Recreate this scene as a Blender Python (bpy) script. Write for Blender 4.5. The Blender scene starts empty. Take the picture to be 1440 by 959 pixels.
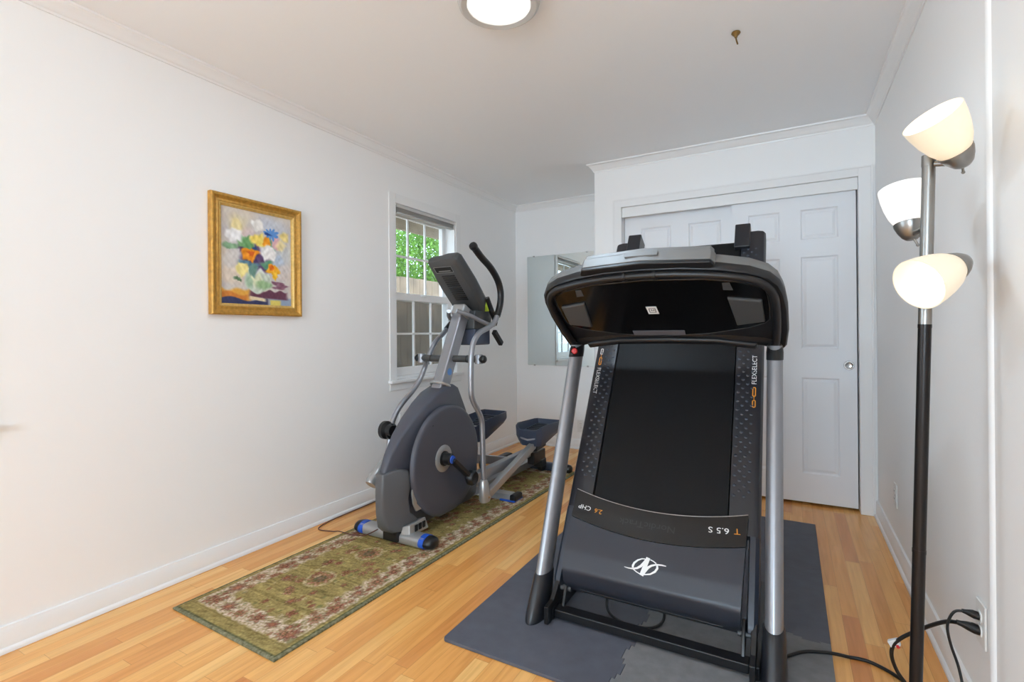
import bpy, bmesh, math, random
import numpy as np
from mathutils import Vector, Matrix
random.seed(7); rng = np.random.default_rng(11)
SC = bpy.context.scene
COL = SC.collection
PI = math.pi

# ------------------------------------------------------------------ camera
F, YAW, PITCH, ROLL, H = 701.84, math.radians(29.127), math.radians(.022), math.radians(-.48), 1.1352
cam = bpy.data.cameras.new('camera'); camo = bpy.data.objects.new('camera', cam); COL.objects.link(camo)
fw0 = Vector((-math.sin(YAW), math.cos(YAW), 0)); rt0 = Vector((math.cos(YAW), math.sin(YAW), 0)); up0 = Vector((0, 0, 1))
fw = fw0*math.cos(PITCH) + up0*math.sin(PITCH); up1 = up0*math.cos(PITCH) - fw0*math.sin(PITCH)
rt = rt0*math.cos(ROLL) + up1*math.sin(ROLL); up = up1*math.cos(ROLL) - rt0*math.sin(ROLL)
M = Matrix((rt, up, -fw)).transposed().to_4x4(); M.translation = (0, 0, H)
camo.matrix_world = M
cam.sensor_width = 36; cam.lens = F/1440*36; cam.shift_y = -(479.5-467.30)/1440
cam.clip_start = .02
SC.camera = camo

# ------------------------------------------------------------------ light and exposure
SC.view_settings.view_transform = 'Standard'; SC.view_settings.look = 'None'
SC.view_settings.gamma = 1; SC.view_settings.use_curve_mapping = False
SC.view_settings.exposure = 0.0
W = bpy.data.worlds.new('sky'); SC.world = W; W.use_nodes = True
# strength and colour of every light; LFRONT is the added fill
LW, LSUN, LFRONT, LSIDE, LCEIL, LUP, LDOWN = (4.0, 5.25, 6.25), (2.4, 2.5, 2.5), (62., 81., 97.), (3.6, 4.9, 5.8), (5.8, 7.4, 8.8), (20., 20., 19.4), (2.4, 2.4, 2.3)
def split(c):
    m = max(max(c), 1e-6); return m, (c[0]/m, c[1]/m, c[2]/m)
W.node_tree.nodes['Background'].inputs[0].default_value = (*split(LW)[1], 1)
W.node_tree.nodes['Background'].inputs[1].default_value = split(LW)[0]

def add_sun(rgb, direction, angle):
    l = bpy.data.lights.new('sun', 'SUN'); l.energy, l.color = split(rgb); l.angle = angle
    o = bpy.data.objects.new('sun', l); COL.objects.link(o)
    o.rotation_euler = Vector(direction).to_track_quat('-Z', 'Y').to_euler()
add_sun(LSUN, (-.78, .25, -.53), .02)

def area(name, loc, direction, sx, sy, rgb):
    l = bpy.data.lights.new(name, 'AREA'); l.shape = 'RECTANGLE'; l.size = sx; l.size_y = sy
    l.energy, l.color = split(rgb)
    o = bpy.data.objects.new(name, l); COL.objects.link(o); o.location = loc
    o.rotation_euler = Vector(direction).to_track_quat('-Z', 'Y').to_euler()
    return o
# added fill light behind the camera, then daylight through the left window
area('fill_light_front', (-.45, -3.72, 1.45), (.03, 1, .40), 1.7, 1.35, LFRONT)
area('daylight_left_window', (-2.66, -.05, 1.45), (1, 0, .2), 1.15, 1.2, LSIDE)
SC.cycles.max_bounces = 14; SC.cycles.diffuse_bounces = 10; SC.cycles.transparent_max_bounces = 12; SC.cycles.sample_clamp_indirect = 4

# ------------------------------------------------------------------ helpers
def lin(c):
    if isinstance(c, str): c = [int(c[i:i+2], 16) for i in (0, 2, 4)]
    o = []
    for v in c[:3]:
        v /= 255.; o.append(v/12.92 if v <= .04045 else ((v+.055)/1.055)**2.4)
    return (o[0], o[1], o[2], 1.)
def mat(name, c, rough=.5, metal=0., spec=.5, noise=0., nscale=40., bump=0., bscale=200., coat=0.):
    m = bpy.data.materials.new(name); m.use_nodes = True
    nt = m.node_tree; b = nt.nodes['Principled BSDF']
    b.inputs['Base Color'].default_value = lin(c); b.inputs['Roughness'].default_value = rough
    b.inputs['Metallic'].default_value = metal; b.inputs['Specular IOR Level'].default_value = spec
    b.inputs['Coat Weight'].default_value = coat
    if noise or bump:
        tc = nt.nodes.new('ShaderNodeTexCoord')
    if noise:
        n = nt.nodes.new('ShaderNodeTexNoise'); n.inputs['Scale'].default_value = nscale; n.inputs['Detail'].default_value = 4
        r = nt.nodes.new('ShaderNodeValToRGB'); l = lin(c)
        r.color_ramp.elements[0].position = .3; r.color_ramp.elements[1].position = .7
        r.color_ramp.elements[0].color = tuple(max(0, v*(1-noise)) for v in l[:3]) + (1,)
        r.color_ramp.elements[1].color = tuple(min(1, v*(1+noise)) for v in l[:3]) + (1,)
        nt.links.new(tc.outputs['Object'], n.inputs['Vector']); nt.links.new(n.outputs['Fac'], r.inputs['Fac'])
        nt.links.new(r.outputs['Color'], b.inputs['Base Color'])
    if bump:
        n2 = nt.nodes.new('ShaderNodeTexNoise'); n2.inputs['Scale'].default_value = bscale; n2.inputs['Detail'].default_value = 2
        bp = nt.nodes.new('ShaderNodeBump'); bp.inputs['Strength'].default_value = bump; bp.inputs['Distance'].default_value = .002
        nt.links.new(tc.outputs['Object'], n2.inputs['Vector']); nt.links.new(n2.outputs['Fac'], bp.inputs['Height'])
        nt.links.new(bp.outputs['Normal'], b.inputs['Normal'])
    return m
def emis(name, c, s):
    m = bpy.data.materials.new(name); m.use_nodes = True; nt = m.node_tree
    b = nt.nodes['Principled BSDF']; b.inputs['Base Color'].default_value = lin(c)
    b.inputs['Emission Color'].default_value = lin(c); b.inputs['Emission Strength'].default_value = s
    return m

class MB:
    """collects geometry in world coordinates; build() makes ONE mesh object"""
    def __init__(s): s.v = []; s.f = []; s.m = []; s.cur = 0
    def add(s, vs, fs):
        o = len(s.v); s.v += [tuple(v) for v in vs]
        for f in fs: s.f.append([i+o for i in f]); s.m.append(s.cur)
        return s
    def box(s, a, b):
        x0, y0, z0 = [min(a[i], b[i]) for i in range(3)]; x1, y1, z1 = [max(a[i], b[i]) for i in range(3)]
        return s.hexa([(x0,y0,z0),(x1,y0,z0),(x1,y1,z0),(x0,y1,z0),(x0,y0,z1),(x1,y0,z1),(x1,y1,z1),(x0,y1,z1)])
    def hexa(s, p):
        return s.add(p, [(0,3,2,1),(4,5,6,7),(0,1,5,4),(1,2,6,5),(2,3,7,6),(3,0,4,7)])
    def obox(s, c, ax, ay, az, sx, sy, sz):
        c, ax, ay, az = Vector(c), Vector(ax).normalized(), Vector(ay).normalized(), Vector(az).normalized()
        p = []
        for k in (-1, 1):
            for i, j in ((-1,-1),(1,-1),(1,1),(-1,1)): p.append(c+ax*sx/2*i+ay*sy/2*j+az*sz/2*k)
        return s.hexa(p)
    def beam(s, a, b, w, h, upv=(0,0,1)):
        a, b = Vector(a), Vector(b); d = (b-a).normalized(); x = d.cross(Vector(upv)).normalized(); z = x.cross(d)
        return s.obox((a+b)/2, x, d, z, w, (b-a).length, h)
    def loft(s, rings, cap=True, close=True):
        n = len(rings[0]); vs = [p for r in rings for p in r]; fs = []
        for k in range(len(rings)-1):
            for i in range(n if close else n-1):
                j = (i+1) % n; fs.append((k*n+i, k*n+j, (k+1)*n+j, (k+1)*n+i))
        if cap:
            fs.append(tuple(reversed(range(n)))); fs.append(tuple((len(rings)-1)*n+i for i in range(n)))
        return s.add(vs, fs)
    def tube(s, path, r, seg=12, smooth=0, rz=None, cap=True, upv=None):
        P = [Vector(p) for p in path]
        R = list(r) if isinstance(r, (list, tuple)) else [r]*len(P)
        if smooth:
            Q, RR = [], []
            for i in range(len(P)-1):
                p0, p1, p2, p3 = P[max(i-1,0)], P[i], P[i+1], P[min(i+2,len(P)-1)]
                for k in range(smooth):
                    t = k/smooth
                    Q.append(.5*((2*p1)+(p2-p0)*t+(2*p0-5*p1+4*p2-p3)*t*t+(3*p1-p0-3*p2+p3)*t**3))
                    RR.append(R[i]*(1-t)+R[i+1]*t)
            Q.append(P[-1]); RR.append(R[-1]); P, R = Q, RR
        rings = []; nrm = None
        for i, p in enumerate(P):
            d = (P[min(i+1,len(P)-1)]-P[max(i-1,0)]).normalized()
            if nrm is None:
                a = Vector(upv) if upv else (Vector((0,0,1)) if abs(d.z) < .9 else Vector((1,0,0)))
                nrm = (a-d*a.dot(d)).normalized()
            else: nrm = (nrm-d*nrm.dot(d)).normalized()
            b = d.cross(nrm); k = rz if rz else 1.
            rings.append([p+nrm*(R[i]*math.cos(2*PI*q/seg))+b*(R[i]*k*math.sin(2*PI*q/seg)) for q in range(seg)])
        return s.loft(rings, cap)
    def lathe(s, prof, origin, axis, seg=32, cap=False):
        o, a = Vector(origin), Vector(axis).normalized()
        t = Vector((0,0,1)) if abs(a.z) < .9 else Vector((1,0,0)); x = (t-a*t.dot(a)).normalized(); y = a.cross(x)
        rings = [[o+a*h+x*(r*math.cos(2*PI*q/seg))+y*(r*math.sin(2*PI*q/seg)) for q in range(seg)] for r, h in prof]
        return s.loft(rings, cap)
    def prism(s, poly, vec):
        v = Vector(vec); a = [Vector(p) for p in poly]; return s.loft([a, [p+v for p in a]])
    def ball(s, c, r, seg=16, rings=10, sc=(1,1,1)):
        R = []
        for k in range(rings+1):
            t = PI*k/rings; q = max(math.sin(t), .002)
            R.append([Vector(c)+Vector((r*q*math.cos(2*PI*i/seg)*sc[0], r*q*math.sin(2*PI*i/seg)*sc[1], -r*math.cos(t)*sc[2])) for i in range(seg)])
        return s.loft(R)
    def nose(s, cx, y0, y1, k):
        """narrow the front end in plan"""
        r = []
        for (x, y, z) in s.v:
            t = min(1, max(0, (y-y0)/(y1-y0))); f = k+(1-k)*t**.75; r.append((cx+(x-cx)*f, y, z))
        s.v = r; return s
    def build(s, name, m, parent=None, smooth=40, bevel=0, seg=2, label=None):
        org = Vector((0,0,0)); q = parent
        while q is not None: org += Vector(q.location); q = q.parent
        me = bpy.data.meshes.new(name)
        me.from_pydata([tuple(Vector(v)-org) for v in s.v], [], s.f)
        ms = m if isinstance(m, (list, tuple)) else [m]
        for mm in ms: me.materials.append(mm)
        if len(ms) > 1: me.polygons.foreach_set('material_index', s.m)
        bm = bmesh.new(); bm.from_mesh(me); bmesh.ops.recalc_face_normals(bm, faces=bm.faces); bm.to_mesh(me); bm.free()
        o = bpy.data.objects.new(name, me); COL.objects.link(o)
        if parent is not None: o.parent = parent
        if smooth:
            me.polygons.foreach_set('use_smooth', [True]*len(me.polygons)); me.set_sharp_from_angle(angle=math.radians(smooth))
        if bevel:
            b = o.modifiers.new('bevel', 'BEVEL'); b.width = bevel; b.segments = seg; b.limit_method = 'ANGLE'; b.angle_limit = math.radians(35)
            b.harden_normals = True
        if label: o['label'] = label
        return o
def thing(name, label, cat, loc, group=None):
    o = bpy.data.objects.new(name, None); COL.objects.link(o); o.location = loc; o.empty_display_size = .1
    o['label'] = label; o['category'] = cat
    if group: o['group'] = group
    return o
def tag(o, label, cat, group=None):
    o['label'] = label; o['category'] = cat
    if group: o['group'] = group
    return o
def struct(o): o['kind'] = 'structure'; return o
def rrect(w, h, r, n=6, cx=0, cy=0):
    p = []
    for sx, sy, a0 in ((1,-1,-90),(1,1,0),(-1,1,90),(-1,-1,180)):
        for k in range(n+1):
            a = math.radians(a0+90*k/n); p.append((cx+sx*(w/2-r)+r*math.cos(a), cy+sy*(h/2-r)+r*math.sin(a)))
    return p
def text_mesh(txt, size, align='CENTER'):
    cu = bpy.data.curves.new('lettering', 'FONT'); cu.body = txt; cu.size = size; cu.align_x = align; cu.align_y = 'CENTER'; cu.resolution_u = 3
    o = bpy.data.objects.new('lettering', cu); COL.objects.link(o)
    dg = bpy.context.evaluated_depsgraph_get(); me = bpy.data.meshes.new_from_object(o.evaluated_get(dg))
    vs = [(v.co.x, v.co.y) for v in me.vertices]; fs = [tuple(p.vertices) for p in me.polygons]
    bpy.data.objects.remove(o); bpy.data.curves.remove(cu); bpy.data.meshes.remove(me)
    return vs, fs

# ------------------------------------------------------------------ materials
M_wall = mat('white_wall_paint', (243, 243, 243), .55, bump=.06, bscale=60)
M_ceil = mat('white_ceiling_paint', (244, 247, 250), .7)
M_trim = mat('white_trim_paint', (238, 238, 238), .35)
M_door = mat('white_door_paint', (233, 234, 237), .4)
M_vinyl = mat('white_window_vinyl', (242, 242, 242), .3)
M_dark = mat('dark_gap', (25, 25, 25), .8)
M_black = mat('black_plastic', (20, 20, 23), .38)
M_blackg = mat('glossy_black_plastic', (9, 8, 9), .16, spec=.3)
M_rim = mat('dark_silver_rim', (122, 122, 122), .46, metal=.4)
M_blacks = mat('satin_black_shell', (30, 31, 36), .32)
M_deckside = mat('blue_black_plastic', (44, 50, 62), .35)
M_hood = mat('hood_plastic', (42, 45, 54), .38)
M_band = mat('hood_band', (17, 17, 19), .3)
M_belt = mat('black_belt', (17, 17, 19), .45, spec=.18, noise=.12, nscale=120, bump=.15, bscale=500)
M_footrail = mat('ribbed_foot_rail', (34, 34, 40), .36)
M_post = mat('silver_paint', (158, 160, 166), .33, metal=.65)
M_silver = mat('silver_plastic', (172, 172, 172), .3, metal=.55)
M_grey = mat('grey_plastic', (66, 67, 68), .42)
M_shroud = mat('shroud_plastic', (74, 76, 86), .42)
M_fascia = mat('fascia_plastic', (88, 89, 92), .38)
M_nav = mat('navy_plastic', (62, 70, 88), .38)
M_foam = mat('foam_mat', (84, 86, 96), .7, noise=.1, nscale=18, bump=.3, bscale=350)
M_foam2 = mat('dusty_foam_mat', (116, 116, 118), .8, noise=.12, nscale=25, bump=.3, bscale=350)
M_blue = mat('blue_rubber', (28, 84, 190), .45)
M_red = mat('red_clip', (200, 40, 40), .4)
M_white = mat('white_print', (225, 225, 225), .5)
M_orange = mat('orange_print', (214, 138, 40), .5)
M_faint = mat('embossed_print', (42, 42, 45), .35)
M_lime = mat('lime_label', (170, 196, 60), .5)
M_nickel = mat('brushed_nickel', (150, 147, 143), .3, metal=.9)
M_gun = mat('dark_metal', (38, 34, 33), .32, metal=.6)
M_gold = mat('gilt_frame', (190, 142, 62), .38, metal=.35, noise=.22, nscale=60, bump=.3, bscale=150)
M_gold2 = mat('pale_gilt', (214, 178, 104), .4, metal=.3, noise=.15, nscale=70)
M_brass = mat('aged_brass', (130, 104, 60), .4, metal=.7)
M_cord = mat('black_cord', (16, 16, 17), .45)
M_blind = mat('blind_vinyl', (196, 196, 194), .5)
M_chrome = mat('chrome', (190, 190, 190), .15, metal=1)
M_mirror = mat('mirror_silver', (226, 234, 234), .015, metal=1)

def glass_mat():
    m = bpy.data.materials.new('window_glass'); m.use_nodes = True; nt = m.node_tree
    nt.nodes.remove(nt.nodes['Principled BSDF']); out = nt.nodes['Material Output']
    t = nt.nodes.new('ShaderNodeBsdfTransparent'); g = nt.nodes.new('ShaderNodeBsdfGlossy'); g.inputs['Roughness'].default_value = .02
    f = nt.nodes.new('ShaderNodeLayerWeight'); f.inputs['Blend'].default_value = .5; mx = nt.nodes.new('ShaderNodeMixShader')
    pw = nt.nodes.new('ShaderNodeMath'); pw.operation = 'POWER'; pw.inputs[1].default_value = 5; ml = nt.nodes.new('ShaderNodeMath'); ml.operation = 'MULTIPLY_ADD'; ml.inputs[1].default_value = .6; ml.inputs[2].default_value = .03
    nt.links.new(f.outputs['Facing'], pw.inputs[0]); nt.links.new(pw.outputs[0], ml.inputs[0])
    nt.links.new(ml.outputs[0], mx.inputs[0]); nt.links.new(t.outputs[0], mx.inputs[1]); nt.links.new(g.outputs[0], mx.inputs[2])
    nt.links.new(mx.outputs[0], out.inputs['Surface']); return m
M_glass = glass_mat()

def floor_mat():
    m = bpy.data.materials.new('oak_strip_floor'); m.use_nodes = True; nt = m.node_tree; b = nt.nodes['Principled BSDF']
    L = nt.links.new
    def math_(op, a, b_=None):
        n = nt.nodes.new('ShaderNodeMath'); n.operation = op
        for i, x in enumerate((a, b_)):
            if x is None: continue
            if isinstance(x, (int, float)): n.inputs[i].default_value = x
            else: L(x, n.inputs[i])
        return n.outputs[0]
    tc = nt.nodes.new('ShaderNodeTexCoord'); sp = nt.nodes.new('ShaderNodeSeparateXYZ'); L(tc.outputs['Object'], sp.inputs[0])
    x = math_('DIVIDE', sp.outputs[0], .057); row = math_('FLOOR', x); fx = math_('FRACT', x)
    w1 = nt.nodes.new('ShaderNodeTexWhiteNoise'); w1.noise_dimensions = '1D'; L(row, w1.inputs['W'])
    y = math_('ADD', math_('DIVIDE', sp.outputs[1], .74), math_('MULTIPLY', w1.outputs['Value'], 7.3))
    idx = math_('FLOOR', y); fy = math_('FRACT', y)
    cv = nt.nodes.new('ShaderNodeCombineXYZ'); L(row, cv.inputs[0]); L(idx, cv.inputs[1])
    w2 = nt.nodes.new('ShaderNodeTexWhiteNoise'); w2.noise_dimensions = '2D'; L(cv.outputs[0], w2.inputs['Vector'])
    cr = nt.nodes.new('ShaderNodeValToRGB'); e = cr.color_ramp.elements
    e[0].position = 0; e[0].color = lin((212, 140, 78)); e[1].position = 1; e[1].color = lin((245, 194, 122))
    for pos, c in ((.10, (227, 160, 88)), (.4, (235, 171, 96)), (.75, (241, 182, 107))):
        k = e.new(pos); k.color = lin(c)
    L(w2.outputs['Value'], cr.inputs['Fac'])
    # grain: long noise shifted per plank
    mp = nt.nodes.new('ShaderNodeCombineXYZ')
    L(math_('MULTIPLY', sp.outputs[0], 46.), mp.inputs[0]); L(math_('MULTIPLY', sp.outputs[1], 2.6), mp.inputs[1]); L(math_('MULTIPLY', w2.outputs['Value'], 60.), mp.inputs[2])
    gn = nt.nodes.new('ShaderNodeTexNoise'); gn.inputs['Scale'].default_value = 1.; gn.inputs['Detail'].default_value = 6; gn.inputs['Distortion'].default_value = .9
    L(mp.outputs[0], gn.inputs['Vector'])
    gr = nt.nodes.new('ShaderNodeValToRGB'); gr.color_ramp.elements[0].position = .32; gr.color_ramp.elements[0].color = (.80, .72, .62, 1)
    gr.color_ramp.elements[1].position = .62; gr.color_ramp.elements[1].color = (1.04, 1.03, 1.02, 1); L(gn.outputs['Fac'], gr.inputs['Fac'])
    mx = nt.nodes.new('ShaderNodeMix'); mx.data_type = 'RGBA'; mx.blend_type = 'MULTIPLY'; mx.inputs[0].default_value = .65
    L(cr.outputs[0], mx.inputs[6]); L(gr.outputs[0], mx.inputs[7])
    gap = math_('MAXIMUM', math_('LESS_THAN', fx, .022), math_('LESS_THAN', fy, .0022))
    m2 = nt.nodes.new('ShaderNodeMix'); m2.data_type = 'RGBA'; m2.inputs[7].default_value = lin((126, 78, 38))
    L(math_('MULTIPLY', gap, .42), m2.inputs[0]); L(mx.outputs[2], m2.inputs[6]); L(m2.outputs[2], b.inputs['Base Color'])
    b.inputs['Roughness'].default_value = .24
    bp = nt.nodes.new('ShaderNodeBump'); bp.inputs['Strength'].default_value = .12; bp.inputs['Distance'].default_value = .002
    L(math_('ADD', math_('MULTIPLY', gn.outputs['Fac'], .4), math_('MULTIPLY', w2.outputs['Value'], .2)), bp.inputs['Height']); L(bp.outputs[0], b.inputs['Normal'])
    return m
M_floor = floor_mat()
def attr_mat(name, rough, bump=0., bscale=300., spec=.3):
    m = mat(name, (128, 128, 128), rough, spec=spec, bump=bump, bscale=bscale); nt = m.node_tree
    a = nt.nodes.new('ShaderNodeVertexColor'); a.layer_name = 'design'
    nt.links.new(a.outputs['Color'], nt.nodes['Principled BSDF'].inputs['Base Color']); return m

# ------------------------------------------------------------------ room
XL, XR, YC, YB, XC, YF, ZC = -2.4823, .461, 3.7313, 4.5484, -1.3281, -3.6, 2.44
w = MB().box((XL-.2, YF-.2, -.1), (XR+.2, YB+.2, 0)); struct(w.build('floor', M_floor, smooth=0))
w = MB().box((XL-.14, YF-.2, ZC), (XR+.2, YB+.2, ZC+.1)); struct(w.build('ceiling', M_ceil, smooth=0))
def wall_x(name, x0, x1, ya, yb, holes):
    m = MB(); y = ya
    for (h0, h1, z0, z1) in sorted(holes):
        m.box((x0, y, 0), (x1, h0, ZC)); m.box((x0, h0, 0), (x1, h1, z0)); m.box((x0, h0, z1), (x1, h1, ZC)); y = h1
    m.box((x0, y, 0), (x1, yb, ZC)); return struct(m.build(name, M_wall, smooth=0))
def wall_y(name, y0, y1, xa, xb, holes):
    m = MB(); x = xa
    for (h0, h1, z0, z1) in sorted(holes):
        m.box((x, y0, 0), (h0, y1, ZC)); m.box((h0, y0, z1), (h1, y1, ZC)); x = h1
        if z0 > 0: m.box((h0, y0, 0), (h1, y1, z0))
    m.box((x, y0, 0), (xb, y1, ZC)); return struct(m.build(name, M_wall, smooth=0))
WY0, WY1, WZ0, WZ1 = 2.735, 3.478, .80, 2.078
VY0, VY1, VZ0, VZ1 = -.60, .585, .82, 2.08
wall_x('wall_left', XL-.14, XL, YF-.14, YB+.14, [(WY0, WY1, WZ0, WZ1), (VY0, VY1, VZ0, VZ1)])
wall_y('wall_back', YB, YB+.14, XL, XR+.14, [])
wall_y('wall_front', YF-.14, YF, XL, XR+.2, [(-1.35, .40, .75, 2.15)])
DX0, DX1, DZ = -1.113, .372, 2.078
wall_y('wall_closet', YC, YC+.11, XC, XR, [(DX0, DX1, 0, DZ)])
struct(MB().box((XC, YC+.11, 0), (XC+.1, YB, ZC)).build('wall_closet_side', M_wall, smooth=0))
struct(MB().box((XR, YF, 0), (XR+.14, YB+.14, ZC)).build('wall_right', M_wall, smooth=0))
# slim vertical bead beside the socket
struct(MB().loft([[(XR-.0085*math.sin(PI*k/10)**.7, 1.736+.036*k/10, z) for k in range(11)] for z in (.096, ZC-.063)]).build('trim_4', M_wall, smooth=60))

# crown moulding: one mitred run
def sweep(path, prof, name, m, closed=False):
    P = [Vector((p[0], p[1])) for p in path]; n = len(P); rings = []
    for i in range(n):
        d0 = (P[i]-P[i-1]).normalized() if (i > 0 or closed) else None
        d1 = (P[(i+1) % n]-P[i]).normalized() if (i < n-1 or closed) else None
        d0 = d0 or d1; d1 = d1 or d0
        n0, n1 = Vector((d0.y, -d0.x)), Vector((d1.y, -d1.x)); b = (n0+n1).normalized(); k = 1/max(.2, b.dot(n0))
        rings.append([(P[i].x+b.x*k*o, P[i].y+b.y*k*o, z) for o, z in prof])
    if closed: rings.append(rings[0])
    mb = MB(); mb.loft(rings, cap=not closed); return struct(mb.build(name, m, smooth=35))
crown = [(0, ZC-.062), (.006, ZC-.062), (.008, ZC-.052), (.014, ZC-.048), (.018, ZC-.038), (.028, ZC-.026), (.036, ZC-.016), (.040, ZC-.012), (.048, ZC-.010), (.050, ZC-.0005), (0, ZC-.0005)]
sweep([(XL, YF), (XL, YB), (XC, YB), (XC, YC), (XR, YC), (XR, YF)], crown, 'trim_1', M_trim)
base = [(0, .001), (.024, .001), (.024, .010), (.020, .017), (.014, .020), (.014, .080), (.010, .086), (.009, .093), (0, .095)]
for nm, pth in (('baseboard_left', [(XL, YF), (XL, YB)]), ('baseboard_back', [(XL, YB), (XC, YB)]), ('baseboard_closet', [(XC, YB), (XC, YC), (-1.178, YC)]),
                ('baseboard_right', [(XR, YC), (XR, YF)]), ('baseboard_front', [(XR, YF), (XL, YF)])):
    sweep(pth, base, nm, M_trim)
# closet casing, header fascia
m = MB()
m.box((-1.178, YC-.018, .001), (DX0, YC, 2.138)); m.box((DX1, YC-.018, .001), (.447, YC, 2.138)); m.box((DX0, YC-.018, DZ), (DX1, YC, 2.138))
m.box((-1.1785, YC-.022, .001), (-1.166, YC-.017, 2.1385)); m.box((.4355, YC-.022, .001), (.4475, YC-.017, 2.1385)); m.box((-1.166, YC-.022, 2.1265), (.4355, YC-.017, 2.1385))
struct(m.build('trim_2', M_trim, bevel=.0015))
struct(MB().box((DX0+.001, YC+.002, 2.003), (DX1-.001, YC+.022, DZ-.001)).build('trim_3', M_trim, bevel=.002))
struct(MB().box((DX0+.001, YC+.109, .001), (DX0+.012, YC+.13, DZ)).box((DX0, YC+.7, 0), (DX1, YC+.75, 2.4)).build('wall_closet_inner', M_wall, smooth=0))

def panel_door(name, x0, x1, y, z0, z1, cols, rows):
    """six raised panels cut in a slab whose face looks to -Y"""
    bm = bmesh.new()
    xs = sorted({x0, x1, *[c for p in cols for c in p]}); zs = sorted({z0, z1, *[r for p in rows for r in p]})
    V = {(x, z): bm.verts.new((x, y, z)) for x in xs for z in zs}; pan = []
    for i in range(len(xs)-1):
        for j in range(len(zs)-1):
            f = bm.faces.new((V[xs[i], zs[j]], V[xs[i+1], zs[j]], V[xs[i+1], zs[j+1]], V[xs[i], zs[j+1]]))
            if (xs[i], xs[i+1]) in cols and (zs[j], zs[j+1]) in rows: pan.append(f)
    ext = bmesh.ops.extrude_face_region(bm, geom=[f for f in bm.faces])
    for g in ext['geom']:
        if isinstance(g, bmesh.types.BMVert): g.co.y += .035
    bm.normal_update()
    for f in pan:
        if f.normal.y > 0: f.normal_flip()
    for th, dp in ((.012, -.009), (.008, 0.), (.022, .006)):
        bmesh.ops.inset_individual(bm, faces=pan, thickness=th, depth=dp)
    bmesh.ops.recalc_face_normals(bm, faces=bm.faces)
    me = bpy.data.meshes.new(name); bm.to_mesh(me); bm.free(); me.materials.append(M_door)
    o = bpy.data.objects.new(name, me); COL.objects.link(o); return struct(o)
ROWS = [(.205, .826), (1.012, 1.610), (1.722, 1.918)]
d2 = panel_door('door_2', -.345, .364, YC+.03, .018, 2.02, [(-.245, -.055), (.064, .270)], ROWS)
d1 = panel_door('door_1', -1.110, -.300, YC+.068, .018, 2.02, [(-.985, -.765), (-.640, -.420)], ROWS)
pull = MB().lathe([(.001, -.001), (.013, -.001), (.017, -.002), (.021, -.006), (.027, -.006), (.029, -.003), (.029, .001)], (.321, YC+.029, .911), (0, 1, 0), 28)
pull.build('door_pull', M_chrome, d2, label='round nickel finger pull')
MB().lathe([(.001, -.001), (.013, -.001), (.017, -.002), (.021, -.006), (.027, -.006), (.029, -.003), (.029, .001)], (-1.06, YC+.067, .911), (0, 1, 0), 28).build('door_pull', M_chrome, d1)

# windows
def window_left(name, y0, y1, z0, z1, detail=True):
    m = MB(); xo = XL-.139
    # casing, stool, apron, jamb liner
    c = .068
    m.box((XL, y0-c, z0-.002), (XL+.008, y0, z1+.07)); m.box((XL, y1, z0-.002), (XL+.008, y1+c, z1+.07)); m.box((XL, y0, z1), (XL+.008, y1, z1+.07))
    m.box((XL-.05, y0-c-.012, z0-.02), (XL+.034, y1+c+.004, z0-.001)); m.box((XL, y0-c, z0-.075), (XL+.007, y1+c, z0-.021))
    root = struct(m.build(name, M_trim, bevel=.003))
    j = MB(); t = .012
    j.box((xo, y0+.001, z0+.001), (XL-.001, y0+t, z1-.001)); j.box((xo, y1-t, z0+.001), (XL-.001, y1-.001, z1-.001)); j.box((xo, y0+t, z1-t), (XL-.001, y1-t, z1-.001)); j.box((xo, y0+t, z0+.001), (XL-.04, y1-t, z0+.02))
    j.box((XL-.094, y0+t, z0+.02), (XL-.088, y0+t+.008, z1-t)); j.box((XL-.094, y1-t-.008, z0+.02), (XL-.088, y1-t, z1-t))
    j.build('window_jamb', M_vinyl, root, bevel=.002)
    def sash(x, za, zb, st, rail_b, rail_t, nm):
        a, b = y0+t+.002, y1-t-.002; s = MB(); d = .018
        s.box((x-d, a, za), (x+d, a+st, zb)); s.box((x-d, b-st, za), (x+d, b, zb)); s.box((x-d, a+st, za), (x+d, b-st, za+rail_b)); s.box((x-d, a+st, zb-rail_t), (x+d, b-st, zb))
        g0, g1, h0, h1 = a+st, b-st, za+rail_b, zb-rail_t
        for k in (1, 2):
            yy = g0+(g1-g0)*k/3; s.box((x-.008, yy-.008, h0), (x+.008, yy+.008, h1))
        zz = (h0+h1)/2; s.box((x-.0078, g0, zz-.008), (x+.0078, g1, zz+.008))
        so = s.build(nm, M_vinyl, root, bevel=.002)
        MB().box((x-.003, g0+.0005, h0+.0005), (x+.003, g1-.0005, h1-.0005)).build('glass_pane', M_glass, so, smooth=0)
        return so
    zm = 1.40
    lo = sash(XL-.062, z0+.022, zm+.038, .042, .06, .055, 'lower_sash')
    sash(XL-.115, zm-.018, z1-t-.002, .042, .045, .045, 'upper_sash')
    yc = (y0+y1)/2
    if detail:
        MB().box((XL-.045, yc-.03, zm+.02), (XL-.03, yc+.03, zm+.034)).build('sash_lock', M_vinyl, root, bevel=.002)
    return root
def screen_mat():
    m = bpy.data.materials.new('insect_mesh'); m.use_nodes = True; nt = m.node_tree; b = nt.nodes['Principled BSDF']; b.inputs['Base Color'].default_value = lin((52, 52, 52)); b.inputs['Roughness'].default_value = .8
    t = nt.nodes.new('ShaderNodeBsdfTransparent'); mx = nt.nodes.new('ShaderNodeMixShader'); mx.inputs[0].default_value = .5
    nt.links.new(t.outputs[0], mx.inputs[1]); nt.links.new(b.outputs[0], mx.inputs[2]); nt.links.new(mx.outputs[0], nt.nodes['Material Output'].inputs[0]); return m
w1 = window_left('window_1', WY0, WY1, WZ0, WZ1)
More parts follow.
